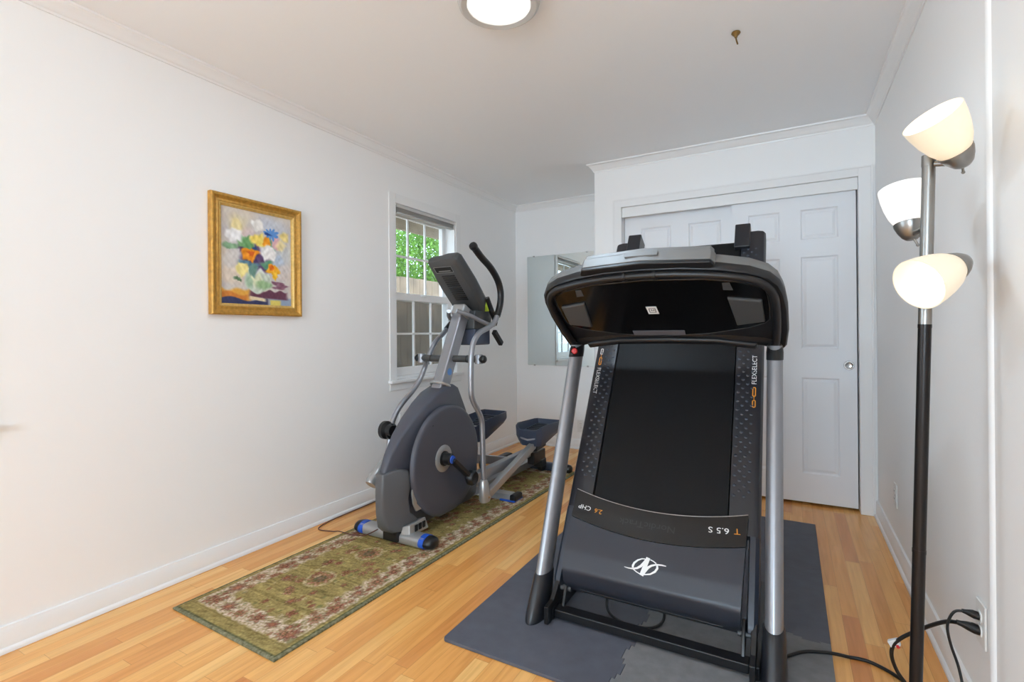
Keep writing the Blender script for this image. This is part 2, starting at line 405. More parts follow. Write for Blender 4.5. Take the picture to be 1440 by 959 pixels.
MB().box((XL-.1368, WY0+.02, WZ0+.022), (XL-.1360, WY1-.02, 1.40)).build('insect_screen', screen_mat(), w1, smooth=0)
window_left('window_2', VY0, VY1, VZ0, VZ1, False)
fr = MB(); fa, fz = YF-.10, YF-.04
for a, b in (((-1.35, fa, .75), (-1.29, fz, 2.15)), ((.34, fa, .75), (.40, fz, 2.15)), ((-1.29, fa, .75), (.34, fz, .81)), ((-1.29, fa, 2.09), (.34, fz, 2.15)), ((-.495, fa+.01, .81), (-.455, fz-.01, 2.09))):
    fr.box(a, b)
w3 = struct(fr.build('added_window', M_vinyl, bevel=.002))  # unseen window, added as an opening for the front fill light
MB().box((-1.29, YF-.073, .81), (-.495, YF-.067, 2.09)).box((-.455, YF-.073, .81), (.34, YF-.067, 2.09)).build('glass_pane', M_glass, w3, smooth=0)

# raised blind
bl = thing('window_blind', 'white mini blind pulled fully up at the top of the window', 'blind', (XL-.02, (WY0+WY1)/2, 2.062))
MB().box((XL-.038, WY0+.016, 2.050), (XL+.006, WY1-.016, 2.074)).build('headrail', M_blind, bl, bevel=.002)
for i in range(5):
    z = 2.044-i*.0052
    MB().add([(XL-.034, WY0+.02, z), (XL-.017, WY0+.02, z+.003), (XL+.002, WY0+.02, z), (XL+.002, WY1-.02, z), (XL-.017, WY1-.02, z+.003), (XL-.034, WY1-.02, z),
              (XL-.034, WY0+.02, z-.002), (XL-.017, WY0+.02, z+.001), (XL+.002, WY0+.02, z-.002), (XL+.002, WY1-.02, z-.002), (XL-.017, WY1-.02, z+.001), (XL-.034, WY1-.02, z-.002)],
             [(0,1,4,5),(1,2,3,4),(6,11,10,7),(7,10,9,8),(0,5,11,6),(2,8,9,3),(0,6,7,1),(1,7,8,2),(5,4,10,11),(4,3,9,10)]).build('slat', M_blind, bl, smooth=0)
MB().box((XL-.034, WY0+.02, 2.010), (XL+.002, WY1-.02, 2.019)).build('bottom_rail', M_blind, bl, bevel=.002)

# ------------------------------------------------------------------ outside the window
M_ground = mat('garden_ground', (150, 140, 120), .9, noise=.2, nscale=3)
M_fence = mat('cedar_fence', (106, 88, 70), .8, noise=.3, nscale=5)
M_eave = mat('eave_boards', (150, 132, 110), .7, noise=.12, nscale=8)
M_bark = mat('bark', (88, 70, 54), .9, noise=.3, nscale=12)
def leaf_mat(name, c):
    m = mat(name, c, .55, noise=.6, nscale=3.5); nt = m.node_tree; b = nt.nodes['Principled BSDF']
    tr = nt.nodes.new('ShaderNodeBsdfTranslucent'); tr.inputs[0].default_value = lin([min(255, v*1.15) for v in c]); ad = nt.nodes.new('ShaderNodeMixShader'); ad.inputs[0].default_value = .4
    nt.links.new(b.outputs[0], ad.inputs[1]); nt.links.new(tr.outputs[0], ad.inputs[2]); nt.links.new(ad.outputs[0], nt.nodes['Material Output'].inputs[0]); return m
M_leaf = [leaf_mat('leaf_bright', (100, 136, 54)), leaf_mat('leaf_mid', (68, 104, 50)), leaf_mat('leaf_deep', (50, 80, 42))]
struct(MB().box((-16, -6, -.35), (XL-.3, 16, -.15)).build('garden_ground', M_ground, smooth=0))
m = MB().box((-3.25, -2, 2.30), (XL-.14, 7, 2.34)); m.box((-3.29, -2, 2.135), (-3.25, 7, 2.36)); struct(m.build('roof_eave', M_eave, smooth=0))
FX = -4.75
fe = thing('wooden_fence', 'brown board fence standing in the garden outside the window', 'fence', (FX, 6, -.2))
m = MB(); y = 1.2
while y < 13:
    m.box((FX-.01, y, -.15), (FX+.01, y+.138, 1.93+random.uniform(-.008, .008))); y += .142
m.build('boards', M_fence, fe, smooth=0)
for z in (.3, 1.35): MB().box((FX-.05, 1.2, z), (FX-.011, 13, z+.09)).build('rail', M_fence, fe, smooth=0)
def foliage(c, r, n, seed, size):
    g = np.random.default_rng(seed); m = MB()
    for _ in range(n):
        d = g.normal(size=3); d /= np.linalg.norm(d); q = np.array(c)+d*np.array(r)*(g.uniform(.55, 1.0)+.12*math.sin(5*d[1]+3*d[2]+seed))
        a = Vector(g.normal(size=3)).normalized(); b = a.cross(Vector(g.normal(size=3))).normalized(); s = size*g.uniform(.6, 1.3); p = Vector(q); t = a.cross(b)*s*.12
        m.add([p-a*s, p-b*s*.45+t, p+a*s, p+b*s*.45+t], [(0, 1, 2), (0, 2, 3)])
    return m
for i, (c, r, n, k, sz, lb) in enumerate([((-6.1, 7.5, 2.45), (.62, .85, .85), 6000, 0, .042, 'bright lime green leafy bush in the middle of the upper window sash'),
        ((-6.3, 5.7, 2.75), (.55, .75, .95), 2300, 1, .045, 'pale green tree at the left edge of the upper window sash'),
        ((-6.2, 9.35, 2.9), (.8, .85, 1.5), 7000, 2, .048, 'deeper green tree at the right edge of the upper window sash'),
        ((-8.6, 9.6, 3.4), (1.1, 2.9, 1.8), 5200, 1, .07, 'wide mid green tree standing farthest back beyond the garden fence')]):
    t = thing('garden_tree', lb, 'tree', (c[0], c[1], -.15))
    foliage(c, r, n, 20+i, sz).build('foliage', M_leaf[k], t, smooth=0)
    MB().tube([(c[0], c[1], -.15), (c[0]+.05, c[1]-.04, c[2]*.5), (c[0], c[1], c[2]+r[2]*.3)], [.09, .07, .02], 8).build('trunk', M_bark, t)
    
# ------------------------------------------------------------------ ceiling light and hook
LX, LY = -.978, 1.672
cl = thing('ceiling_light', 'round flush ceiling light with pale grey rim and glowing white lens', 'light', (LX, LY, ZC))
MB().lathe([(.150, 0), (.158, -.008), (.160, -.022), (.156, -.034), (.146, -.040), (.124, -.036), (.120, -.030), (.120, -.006)], (LX, LY, ZC-.001), (0, 0, 1), 56).build('rim', mat('grey_rim', (196, 196, 194), .4), cl)
MB().lathe([(.120, -.030), (.110, -.036), (.08, -.041), (.04, -.044), (.001, -.045)], (LX, LY, ZC-.001), (0, 0, 1), 56).build('lens', emis('lens_glow', (255, 253, 248), 3.0), cl)
l = bpy.data.lights.new('ceiling_glow', 'AREA'); l.shape = 'DISK'; l.size = .22; l.energy, l.color = split(LCEIL)
lo = bpy.data.objects.new('ceiling_glow', l); COL.objects.link(lo); lo.location = (LX, LY, ZC-.052)
hk = thing('ceiling_hook', 'small aged brass hook stub screwed into the white ceiling', 'hook', (-.197, 2.386, ZC))
MB().lathe([(.001, 0), (.017, -.001), (.019, -.005), (.014, -.012), (.007, -.018), (.006, -.024), (.001, -.025)], (-.197, 2.386, ZC-.0005), (0, 0, 1), 24).build('base', M_brass, hk)
MB().tube([(-.197, 2.386, ZC-.022), (-.196, 2.384, ZC-.034), (-.190, 2.380, ZC-.058)], .0032, 8).build('shank', M_brass, hk)

# ------------------------------------------------------------------ painting
def smoothstep(a, b, x):
    t = np.clip((x-a)/(b-a), 0, 1); return t*t*(3-2*t)
def fnoise(u, v, f, seed):
    g = np.random.default_rng(seed); r = 0
    for k in range(7):
        a = g.uniform(-1, 1, 2)*f; r = r+np.sin(u*a[0]*6.28+v*a[1]*6.28+g.uniform(0, 6.28))
    return r/3.5
def linear(a):
    a = np.clip(a, 0, 255)/255.; return np.where(a <= .04045, a/12.92, ((a+.055)/1.055)**2.4)
def put_colors(me, rgb):
    at = me.color_attributes.new('design', 'FLOAT_COLOR', 'POINT')
    c = np.ones((len(rgb), 4)); c[:, :3] = linear(rgb); at.data.foreach_set('color', c.ravel())
PY0, PY1, PZ0, PZ1 = 1.408, 1.923, 1.237, 1.842
def paint_picture(u, v):
    n1, n2 = fnoise(u, v, 3, 1), fnoise(u, v, 9, 2); uu = u+.016*fnoise(u, v, 7, 3); vv = v+.016*fnoise(u, v, 7, 4)
    c = np.stack([206+8*n1+5*n2, 200+6*n2+4*n1, 196-5*n1+5*n2], -1)
    def mix(col, mask): 
        nonlocal c
        c = c*(1-mask[..., None])+np.array(col, float)*mask[..., None]
    def blob(cu, cv, ru, rv, col, soft=.25, a=1., rag=.10, seed=0):
        rag = rag*.42
        ang = np.arctan2(vv-cv, uu-cu); d = np.sqrt(((uu-cu)/ru)**2+((vv-cv)/rv)**2)*(1+rag*np.sin(ang*5+seed)+rag*.6*np.sin(ang*9+seed*2.1))
        sh = np.array(col, float)+0*c; t = 14*fnoise(u, v, 14, 50+int(seed))
        mix(0*sh+sh+t[..., None], a*(1-smoothstep(1-soft, 1+soft, d)))
    blob(.22, .17, .13, .10, (222, 210, 170), .5, .7, seed=1); blob(.35, .27, .12, .08, (222, 196, 196), .5, .6, seed=2); blob(.12, .55, .16, .1, (214, 208, 204), .5, .6, seed=3)
    blob(.14, .70, .16, .08, (226, 208, 188), .5, .7, seed=4); blob(.86, .45, .16, .14, (196, 204, 212), .5, .7, seed=5); blob(.86, .60, .14, .10, (220, 206, 200), .5, .6, seed=6)
    blob(.72, .12, .2, .09, (196, 206, 222), .5, .6, seed=7); blob(.90, .22, .07, .06, (236, 214, 132), .35, .9, seed=8); blob(.20, .18, .07, .05, (238, 222, 160), .4, .8, seed=9)
    blob(.80, .50, .08, .06, (170, 190, 214), .4, .7, seed=10)
    # cloth and table
    edge = .835+.03*np.sin(u*9)+.02*np.sin(u*23)
    mix((226, 168, 74), smoothstep(edge-.03, edge+.01, v)*(1-smoothstep(.36, .44, uu)))
    mix((206, 128, 58), smoothstep(.875, .90, v+.02*np.sin(u*17))*(1-smoothstep(.32, .42, uu)))
    mix((58, 62, 98), smoothstep(.935, .95, v+.02*np.sin(u*13))*(1-smoothstep(.6, .68, uu)))
    mix((150, 166, 190), smoothstep(.90, .925, v)*smoothstep(.62, .68, uu)); mix((228, 210, 110), smoothstep(.93, .95, v)*smoothstep(.66, .70, uu)*(1-smoothstep(.80, .86, uu)))
    shadow = smoothstep(.83, .85, v+.012*np.sin(u*40))*(1-smoothstep(.91, .93, v-.03*(u-.5)))*smoothstep(.36, .42, uu)*(1-smoothstep(.9, .97, uu)); mix((104, 62, 82), shadow)
    for k, (su, sv) in enumerate(((.72, .75), (.80, .765), (.86, .785), (.78, .80))): blob(su, sv, .10, .012, (128, 84, 104), .3, .9, .1, k)
    mix((232, 214, 178), smoothstep(.022, .012, np.abs(v-(.925+.10*(u-.4))))*smoothstep(.36, .40, u)*(1-smoothstep(.58, .64, u)))
    # vase
    blob(.50, .735, .185, .135, (204, 214, 200), .08, 1, .02, 3); blob(.47, .73, .09, .07, (222, 226, 190), .4, .9, .1, 4); blob(.57, .78, .10, .05, (150, 186, 136), .35, .9, .2, 5)
    blob(.38, .76, .05, .07, (160, 192, 160), .4, .8, .1, 6); blob(.48, .64, .15, .03, (226, 230, 226), .3, .9, .1, 7)
    # bouquet
    blob(.50, .50, .19, .13, (92, 70, 112), .25, 1, .3, 1); blob(.28, .40, .06, .05, (88, 66, 100), .3, 1, .3, 2); blob(.33, .35, .11, .07, (112, 164, 106), .25, 1, .3, 3); blob(.12, .40, .10, .03, (132, 170, 134), .3, 1, .2, 4)
    blob(.35, .57, .13, .045, (96, 136, 158), .3, 1, .3, 5); blob(.43, .62, .05, .07, (110, 150, 140), .3, 1, .3, 6); blob(.62, .55, .09, .04, (104, 158, 128), .3, 1, .3, 7); blob(.70, .34, .05, .08, (126, 166, 134), .3, 1, .3, 8)
    blob(.23, .73, .05, .02, (98, 128, 96), .3, 1, .4, 9); blob(.44, .42, .05, .04, (52, 82, 140), .3, 1, .3, 10); blob(.77, .30, .055, .07, (226, 180, 186), .35, 1, .2, 11); blob(.84, .33, .07, .05, (232, 216, 160), .4, .9, .2, 12)
    blob(.50, .14, .09, .065, (240, 238, 234), .2, 1, .15, 13); blob(.18, .28, .11, .07, (238, 238, 240), .25, 1, .25, 14); blob(.50, .30, .10, .065, (240, 216, 108), .25, 1, .2, 15); blob(.63, .31, .055, .05, (240, 158, 40), .2, 1, .2, 16)
    ang = np.arctan2(vv-.21, uu-.70); d = np.hypot((uu-.70)/.15, (vv-.21)/.085); mix((92, 146, 214), 1-smoothstep(.75, .95, d/(0.55+.45*np.abs(np.sin(ang*4.5)))))
    blob(.64, .225, .06, .02, (40, 78, 150), .3, 1, .3, 17)
    blob(.39, .46, .115, .06, (238, 150, 36), .2, 1, .3, 18); blob(.40, .455, .05, .025, (206, 92, 30), .4, 1, .3, 19); blob(.645, .42, .115, .085, (243, 241, 240), .2, 1, .15, 20)
    blob(.29, .63, .09, .065, (240, 226, 150), .25, 1, .2, 21); blob(.71, .60, .10, .045, (244, 176, 46), .2, 1, .3, 22); blob(.75, .665, .035, .05, (246, 196, 60), .3, 1, .3, 23); blob(.69, .59, .04, .025, (232, 120, 32), .3, 1, .2, 24)
    return c+3*fnoise(u, v, 25, 9)[..., None]
pt = thing('framed_painting', 'flower bouquet painting in a gold frame hanging on the left wall', 'painting', (XL, (PY0+PY1)/2, (PZ0+PZ1)/2))
fw_ = .050
prof = [(0, 0), (0, .026), (.006, .031), (.014, .030), (.022, .022), (.030, .019), (.038, .021), (.044, .019), (fw_, .012), (fw_, 0)]
rings = []
for (cy, cz, sy, sz) in ((PY0, PZ0, 1, 1), (PY1, PZ0, -1, 1), (PY1, PZ1, -1, -1), (PY0, PZ1, 1, -1)):
    rings.append([(XL+.002+h, cy+sy*o, cz+sz*o) for o, h in prof])
rings.append(rings[0])
MB().loft(rings, cap=False).build('frame', M_gold, pt, smooth=25)
m = MB(); ri = []
for (cy, cz, sy, sz) in ((PY0, PZ0, 1, 1), (PY1, PZ0, -1, 1), (PY1, PZ1, -1, -1), (PY0, PZ1, 1, -1)):
    ri.append([(XL+.002+h, cy+sy*o, cz+sz*o) for o, h in ((.0445, .0205), (.048, .0205), (.052, .016), (.058, .013), (.058, .004), (.0445, .004))])
ri.append(ri[0]); m.loft(ri, cap=False).build('inner_slip', M_gold2, pt, smooth=25)
NU, NV = 150, 180; cy0, cy1, cz0, cz1 = PY0+.056, PY1-.056, PZ0+.056, PZ1-.056
U, V_ = np.meshgrid(np.linspace(0, 1, NU), np.linspace(0, 1, NV)); col = paint_picture(U, V_)
m = MB(); rel = .0006*fnoise(U, V_, 22, 77)
m.v = [(XL+.009+rel[j, i], cy0+(cy1-cy0)*U[j, i], cz1-(cz1-cz0)*V_[j, i]) for j in range(NV) for i in range(NU)]
m.f = [[j*NU+i, j*NU+i+1, (j+1)*NU+i+1, (j+1)*NU+i] for j in range(NV-1) for i in range(NU-1)]; m.m = [0]*len(m.f)
cv = m.build('canvas', attr_mat('oil_paint', .5), pt); put_colors(cv.data, col.reshape(-1, 3))
MB().box((XL+.001, cy0-.01, cz0-.01), (XL+.006, cy1+.01, cz1+.01)).build('backing_board', M_dark, pt, smooth=0)

# ------------------------------------------------------------------ mirror on the back wall
mr = thing('wall_mirror', 'frameless rectangular mirror clipped to the back wall beside the closet', 'mirror', (-1.99, YB, 1.35))
MB().box((-2.345, YB-.007, .803), (-1.632, YB-.002, 1.905)).build('mirror_glass', M_mirror, mr, smooth=0)
for x in (-2.27, -1.70):
    for z, s in ((.803, -1), (1.905, 1)):
        MB().box((x-.009, YB-.010, z-.007), (x+.009, YB-.0015, z+.007)).build('clip', M_chrome, mr, bevel=.002)

# ------------------------------------------------------------------ wall outlets
M_plate = mat('outlet_plastic', (232, 232, 230), .35)
def outlet(c, nrm, along, label):
    c, n, a = Vector(c), Vector(nrm), Vector(along)
    t = thing('wall_outlet', label, 'outlet', c, 'wall outlets')
    b = MB().obox(c+n*.004, a, (0, 0, 1), n, .074, .118, .006).build('cover_plate', M_plate, t, bevel=.002)
    for s in (-1, 1):
        p = c+Vector((0, 0, s*.0195))+n*.0075
        r = MB().prism([p+a*x+Vector((0, 0, y))-n*.001 for x, y in rrect(.034, .028, .009)], n*.003).build('receptacle', M_plate, t)
        q = MB()
        for sx in (-.0065, .0065): q.obox(p+a*sx+Vector((0, 0, .003))+n*.0022, a, (0, 0, 1), n, .002, .008, .001)
        q.build('slots', M_dark, r, smooth=0)
    MB().lathe([(.003, 0), (.003, .0015), (.0005, .002)], c+n*.007, n, 12).build('screw', M_chrome, t)
    return t
outlet((XR, 1.838, .318), (-1, 0, 0), (0, 1, 0), 'white wall outlet with two black plugs in it beside the floor lamp')
outlet((XR, 3.125, .302), (-1, 0, 0), (0, 1, 0), 'white wall outlet low on the right wall near the closet casing')
outlet((XL, 2.80, .50), (1, 0, 0), (0, 1, 0), 'white wall outlet on the left wall under the window behind the elliptical')
outlet((-1.775, YB, .225), (0, -1, 0), (1, 0, 0), 'white wall outlet low on the back wall below the mirror')

# ------------------------------------------------------------------ foam mat tiles
MX = [-1.127, -.505, .119]; MY = [1.478, 2.108, 2.738, 3.368]; ZM = .0125
def seam(p, q, fixed, axis, gap):
    """interlocking line from p to q at 'fixed'; returns list of points"""
    L = q-p; n = 7; pts = []
    for k in range(n):
        a = p+L*(k+.18)/n; b = p+L*(k+.82)/n; s = .011*(1 if k % 2 else -1)
        for t, o in ((a+L*.03/n*0, 0), (a-.004, s), (b+.004, s), (b, 0)): pts.append((t, fixed+o+gap))
    return [(f, t) for t, f in pts] if axis == 'y' else pts
names = [['dark foam floor tile at the near left corner of the exercise mat', 'dark foam floor tile at the left edge of the mat beside the treadmill', 'dark foam floor tile at the far left corner of the exercise mat'],
         ['dusty grey foam floor tile in front of the treadmill at the near right corner', 'dark foam floor tile at the right edge of the mat behind the cord', 'dark foam floor tile at the far right corner of the mat before the closet']]
for i in range(2):
    for j in range(3):
        g = .0004; x0, x1, y0, y1 = MX[i], MX[i+1], MY[j], MY[j+1]; r = .012; P = []
        P.append((x0, y0)) if not (i == 0 and j == 0) else P.extend([(x0, y0+r), (x0+r*.3, y0+r*.3), (x0+r, y0)])
        if j > 0: P += seam(x0+.02, x1-.02, y0, 'x', g)
        P.append((x1, y0)) if not (i == 1 and j == 0) else P.extend([(x1-r, y0), (x1-r*.3, y0+r*.3), (x1, y0+r)])
        if i < 1: P += seam(y0+.02, y1-.02, x1, 'y', -g)
        P.append((x1, y1))
        if j < 2: P += list(reversed(seam(x0+.02, x1-.02, y1, 'x', -g)))
        P.append((x0, y1))
        if i > 0: P += list(reversed(seam(y0+.02, y1-.02, x0, 'y', g)))
        m = MB().prism([(x, y, .0008) for x, y in P], (0, 0, ZM-.0008))
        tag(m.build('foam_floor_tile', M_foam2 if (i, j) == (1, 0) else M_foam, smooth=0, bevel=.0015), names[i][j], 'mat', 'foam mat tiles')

# ------------------------------------------------------------------ runner rug
RW, RL, RT = .675, 2.66, .011
rug_a = math.radians(-1.3)
def rug_colors(x, y):
    g = np.random.default_rng(4)
    n = fnoise(x, y, 10, 5); n2 = fnoise(x, y, 60, 6); wob = fnoise(x, y, 22, 15)
    sp = g.normal(size=x.shape); sp = (sp+np.roll(sp, 1, 0)+np.roll(sp, 1, 1)+np.roll(sp, (1, 1), (0, 1)))/2.
    st = np.repeat(g.normal(size=(x.shape[0]//3+1, 1)), 3, 0)[:x.shape[0]]*.6+fnoise(x*.25, y, 70, 21)
    c = np.stack([147+8*n+9*st+9*sp, 130+7*n+8*st+9*sp, 82+5*n+6*st+6*sp], -1)
    def mix(col, m):
        nonlocal c
        c = c*(1-m[..., None])+(np.array(col, float)+9*sp[..., None]+5*n2[..., None])*m[..., None]
    dx_, dy_ = np.minimum(x, RW-x), np.minimum(y, RL-y); d = np.minimum(dx_, dy_-.035)
    brk = np.clip(.72+.3*sp+.25*n2, 0, 1)
    cream = smoothstep(.030, .042, d+.006*wob)*(1-smoothstep(.120, .150, d+.016*wob)); mix((198, 178, 160), cream*np.clip(.74+.25*n2+.2*sp, 0, 1))
    mix((112, 96, 58), smoothstep(.006, .002, np.abs(d-.030))*.6*brk)
    def flower(cx, cy, r, kind, el=1.35):
        dx, dy = (x-cx)/r, (y-cy)/(r*el); rr = np.hypot(dx, dy); s = (rr < 1.7)*1.
        an = np.arctan2(dy, dx); ph = g.uniform(0, 6.28); k = 6+kind % 3; pet = rr/(.82+.20*np.cos(an*k+ph)+.10*n2)
        A = [(122, 64, 48), (98, 54, 44), (138, 82, 62)][kind % 3]; B = [(80, 54, 40), (146, 90, 68), (76, 74, 50)][kind % 3]; P_ = (192, 166, 140)
        mix(A, s*(1-smoothstep(.85, 1.1, pet))*brk); mix(P_, s*smoothstep(.60, .68, pet)*(1-smoothstep(.76, .86, pet))*.6*brk)
        mix(B, s*(1-smoothstep(.42, .55, pet))*brk); mix((168, 110, 84), s*(1-smoothstep(.2, .32, rr))*brk); mix((72, 78, 52), s*smoothstep(.95, 1.0, pet)*(1-smoothstep(1.05, 1.2, pet))*.5*brk)
    t = 0.; k = 0
    while t < RL-.16:
        for cx, q in ((.082, 0), (RW-.082, 1)):
            flower(cx+g.uniform(-.008, .008), .115+t+g.uniform(-.012, .012), .036 if (k+q) % 2 else .030, k+q)
            flower(cx+g.uniform(-.05, .05), .17+t, .015, k); flower(cx+(.04 if q == 0 else -.04), .15+t, .018, k+1)
        t += .112; k += 1
    for yy in (.118, RL-.118):
        for q in range(6): flower(.11+q*.092, yy+g.uniform(-.010, .010), .036 if q % 2 else .030, q, .95)
    for q in range(9):
        yy = .46+q*.30
        if yy < RL-.25:
            flower(RW/2+g.uniform(-.015, .015), yy, .062, 2, 1.1); rr = np.hypot((x-RW/2)/.07, (y-yy)/.078)
            mix((196, 176, 146), smoothstep(.72, .8, rr)*(1-smoothstep(.92, 1.05, rr))*brk*.7); mix((88, 92, 76), (1-smoothstep(.3, .5, rr))*brk*.6)
    for q in range(130):
        flower(g.uniform(.165, RW-.165), g.uniform(.20, RL-.20), g.uniform(.012, .027), int(g.integers(0, 3)))
    for q in range(420):
        xx, yy = g.uniform(.04, RW-.04), g.uniform(.08, RL-.08); r = g.uniform(.004, .011)
        mix([(126, 76, 56), (96, 100, 60), (188, 170, 136)][q % 3], (np.hypot(x-xx, (y-yy)*.6) < r)*.7*brk)
    e = np.minimum(dx_, dy_); mix((114, 112, 88), (1-smoothstep(.007, .012, e))); mix((60, 68, 52), smoothstep(.004, .001, np.abs(e-.0125))*.7)
    return c*1.06
NX, NY = 190, 720
gx, gy = np.meshgrid(np.linspace(0, RW, NX), np.linspace(0, RL, NY)); rc = rug_colors(gx, gy)
ro = Vector((-2.243, 1.118, 0)); ca, sa = math.cos(rug_a), math.sin(rug_a)
def rw(x, y, z): return (ro.x+x*ca-y*sa, ro.y+x*sa+y*ca, z)
zz = RT+.0004*fnoise(gx, gy, 90, 3)-.004*np.exp(-np.minimum(np.minimum(gx, RW-gx), np.minimum(gy, RL-gy))/.004)
m = MB(); m.v = [rw(gx[j, i], gy[j, i], zz[j, i]) for j in range(NY) for i in range(NX)]
m.f = [[j*NX+i, j*NX+i+1, (j+1)*NX+i+1, (j+1)*NX+i] for j in range(NY-1) for i in range(NX-1)]
rim_ = [i for i in range(NX)]+[j*NX+NX-1 for j in range(1, NY)]+[(NY-1)*NX+i for i in range(NX-2, -1, -1)]+[j*NX for j in range(NY-2, 0, -1)]
nb = len(m.v)
for i in rim_: m.v.append((m.v[i][0], m.v[i][1], .0008))
for k in range(len(rim_)): q = (k+1) % len(rim_); m.f.append([rim_[k], rim_[q], nb+q, nb+k])
m.f.append([nb+k for k in range(len(rim_))]); m.m = [0]*len(m.f)
rug = m.build('runner_rug', attr_mat('rug_pile', .95, .5, 700., spec=.1), smooth=50)
put_colors(rug.data, np.vstack([rc.reshape(-1, 3), rc.reshape(-1, 3)[rim_]*.95]))
tag(rug, 'olive floral runner rug with cream border lying under the elliptical trainer', 'rug')

# ------------------------------------------------------------------ treadmill (folded deck, seen from its front)
TX, TY = -.469, 1.776
tm = thing('treadmill', 'large black folding treadmill with silver uprights and its deck folded up', 'treadmill', (TX, TY, ZM))
TL = math.tan(math.radians(23.0))
def T(x, y, z): return (TX+x, TY+y, z)
SD, CD = math.sin(math.radians(30.9)), math.cos(math.radians(30.9))
def D(a, s, n): return (TX-.004+a, TY+.058+SD*s-CD*n, .1+CD*s+SD*n)         # deck frame: across, along, out towards the front
def rings_up(x, zs, rx, ry, n=24, dy=None):
    return [[T(x+rx[k]*math.cos(2*PI*i/n), TL*z+ry[k]*math.sin(2*PI*i/n), z) for i in range(n)] for k, z in enumerate(zs)]
SP = .416
for sx in (-1, 1):
    up_ = MB().loft(rings_up(sx*SP, [.135, .5, 1.075], [.028]*3, [.057, .056, .054])).build('upright', M_post, tm)
    zs = [ZM+.0005, ZM+.010, .06, .13, .160, .166]
    MB().loft(rings_up(sx*SP, zs, [.037, .0395, .0385, .0355, .033, .0300], [.084, .087, .080, .068, .063, .059], 28)).build('foot_boot', M_blacks, tm)
# base frame
fb = MB().box(T(-.345, .004, ZM+.008), T(.345, .056, .052))
fb.build('front_crossbar', M_black, tm, bevel=.004)
for sx in (-1, 1):
    MB().box(T(sx*.345, -.005, ZM+.0005), T(sx*.378, .62, .058)).build('base_rail', M_black, tm, bevel=.005)
    b = MB()
    b.prism([T(sx*.348, y, z) for y, z in ((-.045, ZM+.001), (.04, ZM+.001), (.10, .05), (.125, .13), (.10, .155), (.075, .15), (.045, .115), (.01, .085), (-.045, .08))], (sx*.018, 0, 0))
    b.prism([T(sx*.318, y, z) for y, z in ((.04, .05), (.10, .05), (.13, .13), (.10, .15), (.07, .12))], (sx*.012, 0, 0))
    br = b.build('hinge_bracket', M_black, tm, bevel=.003)
    MB().lathe([(.001, 0), (.011, 0), (.011, .05), (.001, .05)], T(sx*.305, .085, .105), (sx, 0, 0), 14).build('pivot_bolt', M_grey, br)
# deck
def deckbox(m, a0, a1, s0, s1, n0, n1):
    return m.hexa([D(a0,s0,n0), D(a1,s0,n0), D(a1,s1,n0), D(a0,s1,n0), D(a0,s0,n1), D(a1,s0,n1), D(a1,s1,n1), D(a0,s1,n1)])
deckbox(MB(), -.262, .262, .02, 1.70, -.055, -.012).build('deck_board', M_black, tm, bevel=.003)
bm_ = MB(); sec = [(.05, .004), (1.70, .004)]+[(1.70+.030*math.sin(t), -.026+.030*math.cos(t)) for t in [PI*k/10 for k in range(1, 11)]]+[(.05, -.056)]
bm_.loft([[D(a, s_, n_) for s_, n_ in sec] for a in (-.262, .262)]).build('belt', M_belt, tm)
for sx in (-1, 1):
    m = MB(); s1 = 1.775
    poly = [(.268, .001), (.268, .012), (.345, .014), (.366, .008), (.373, -.004), (.373, -.062), (.268, -.062)]
    rr_ = []
    for s_ in (.33, s1-.012, s1-.003, s1):
        k = 0 if s_ < s1-.005 else (.006 if s_ < s1 else .014)
        rr_.append([D(sx*(a-(k if a > .3 else -k*.2)), s_, n-(k*.5 if n > 0 else 0)) for a, n in poly])
    fr_ = m.loft(rr_).build('foot_rail', M_footrail, tm, smooth=35)
    dm = MB()
    q = 0; s_ = .47
    while s_ < 1.66:
        for c in range(4):
            if (q+c) % 2 == 0:
                a = .281+c*.0175; cx = sx*a; R = .0076
                ring0 = [D(cx+R*math.cos(t), s_+R*.85*math.sin(t), .0122) for t in [2*PI*i/8 for i in range(8)]]
                ring1 = [D(cx+R*.55*math.cos(t), s_+R*.5*math.sin(t), .0156) for t in [2*PI*i/8 for i in range(8)]]
                dm.loft([ring0, ring1])
        q += 1; s_ += .0195
    dm.build('grip_studs', M_deckside, fr_, smooth=60)  # lighter plastic than the rail, standing in for light on the studs
    # lower side cover of the motor bay
    pc = [(.336, -.012), (.342, .016), (.360, .016), (.372, .004), (.374, -.06), (.336, -.06)]
    rr_ = []
    for s_, k in ((.022, .012), (.03, .004), (.045, 0), (.325, 0), (.331, .002)):
        rr_.append([D(sx*(a-(k if a > .35 else 0)), s_, n-k*.6) for a, n in pc])
    MB().loft(rr_).build('side_cover', M_deckside, tm, smooth=35)
    # raised end caps at the rear roller
    m = MB(); deckbox(m, sx*.236, sx*.306, 1.665, 1.812, -.066, .030); m.build('end_cap', M_blacks, tm, bevel=.006, seg=3)
m = MB(); deckbox(m, -.262, .262, .2, 1.60, -.085, -.058); m.build('deck_frame', M_black, tm, bevel=.004)
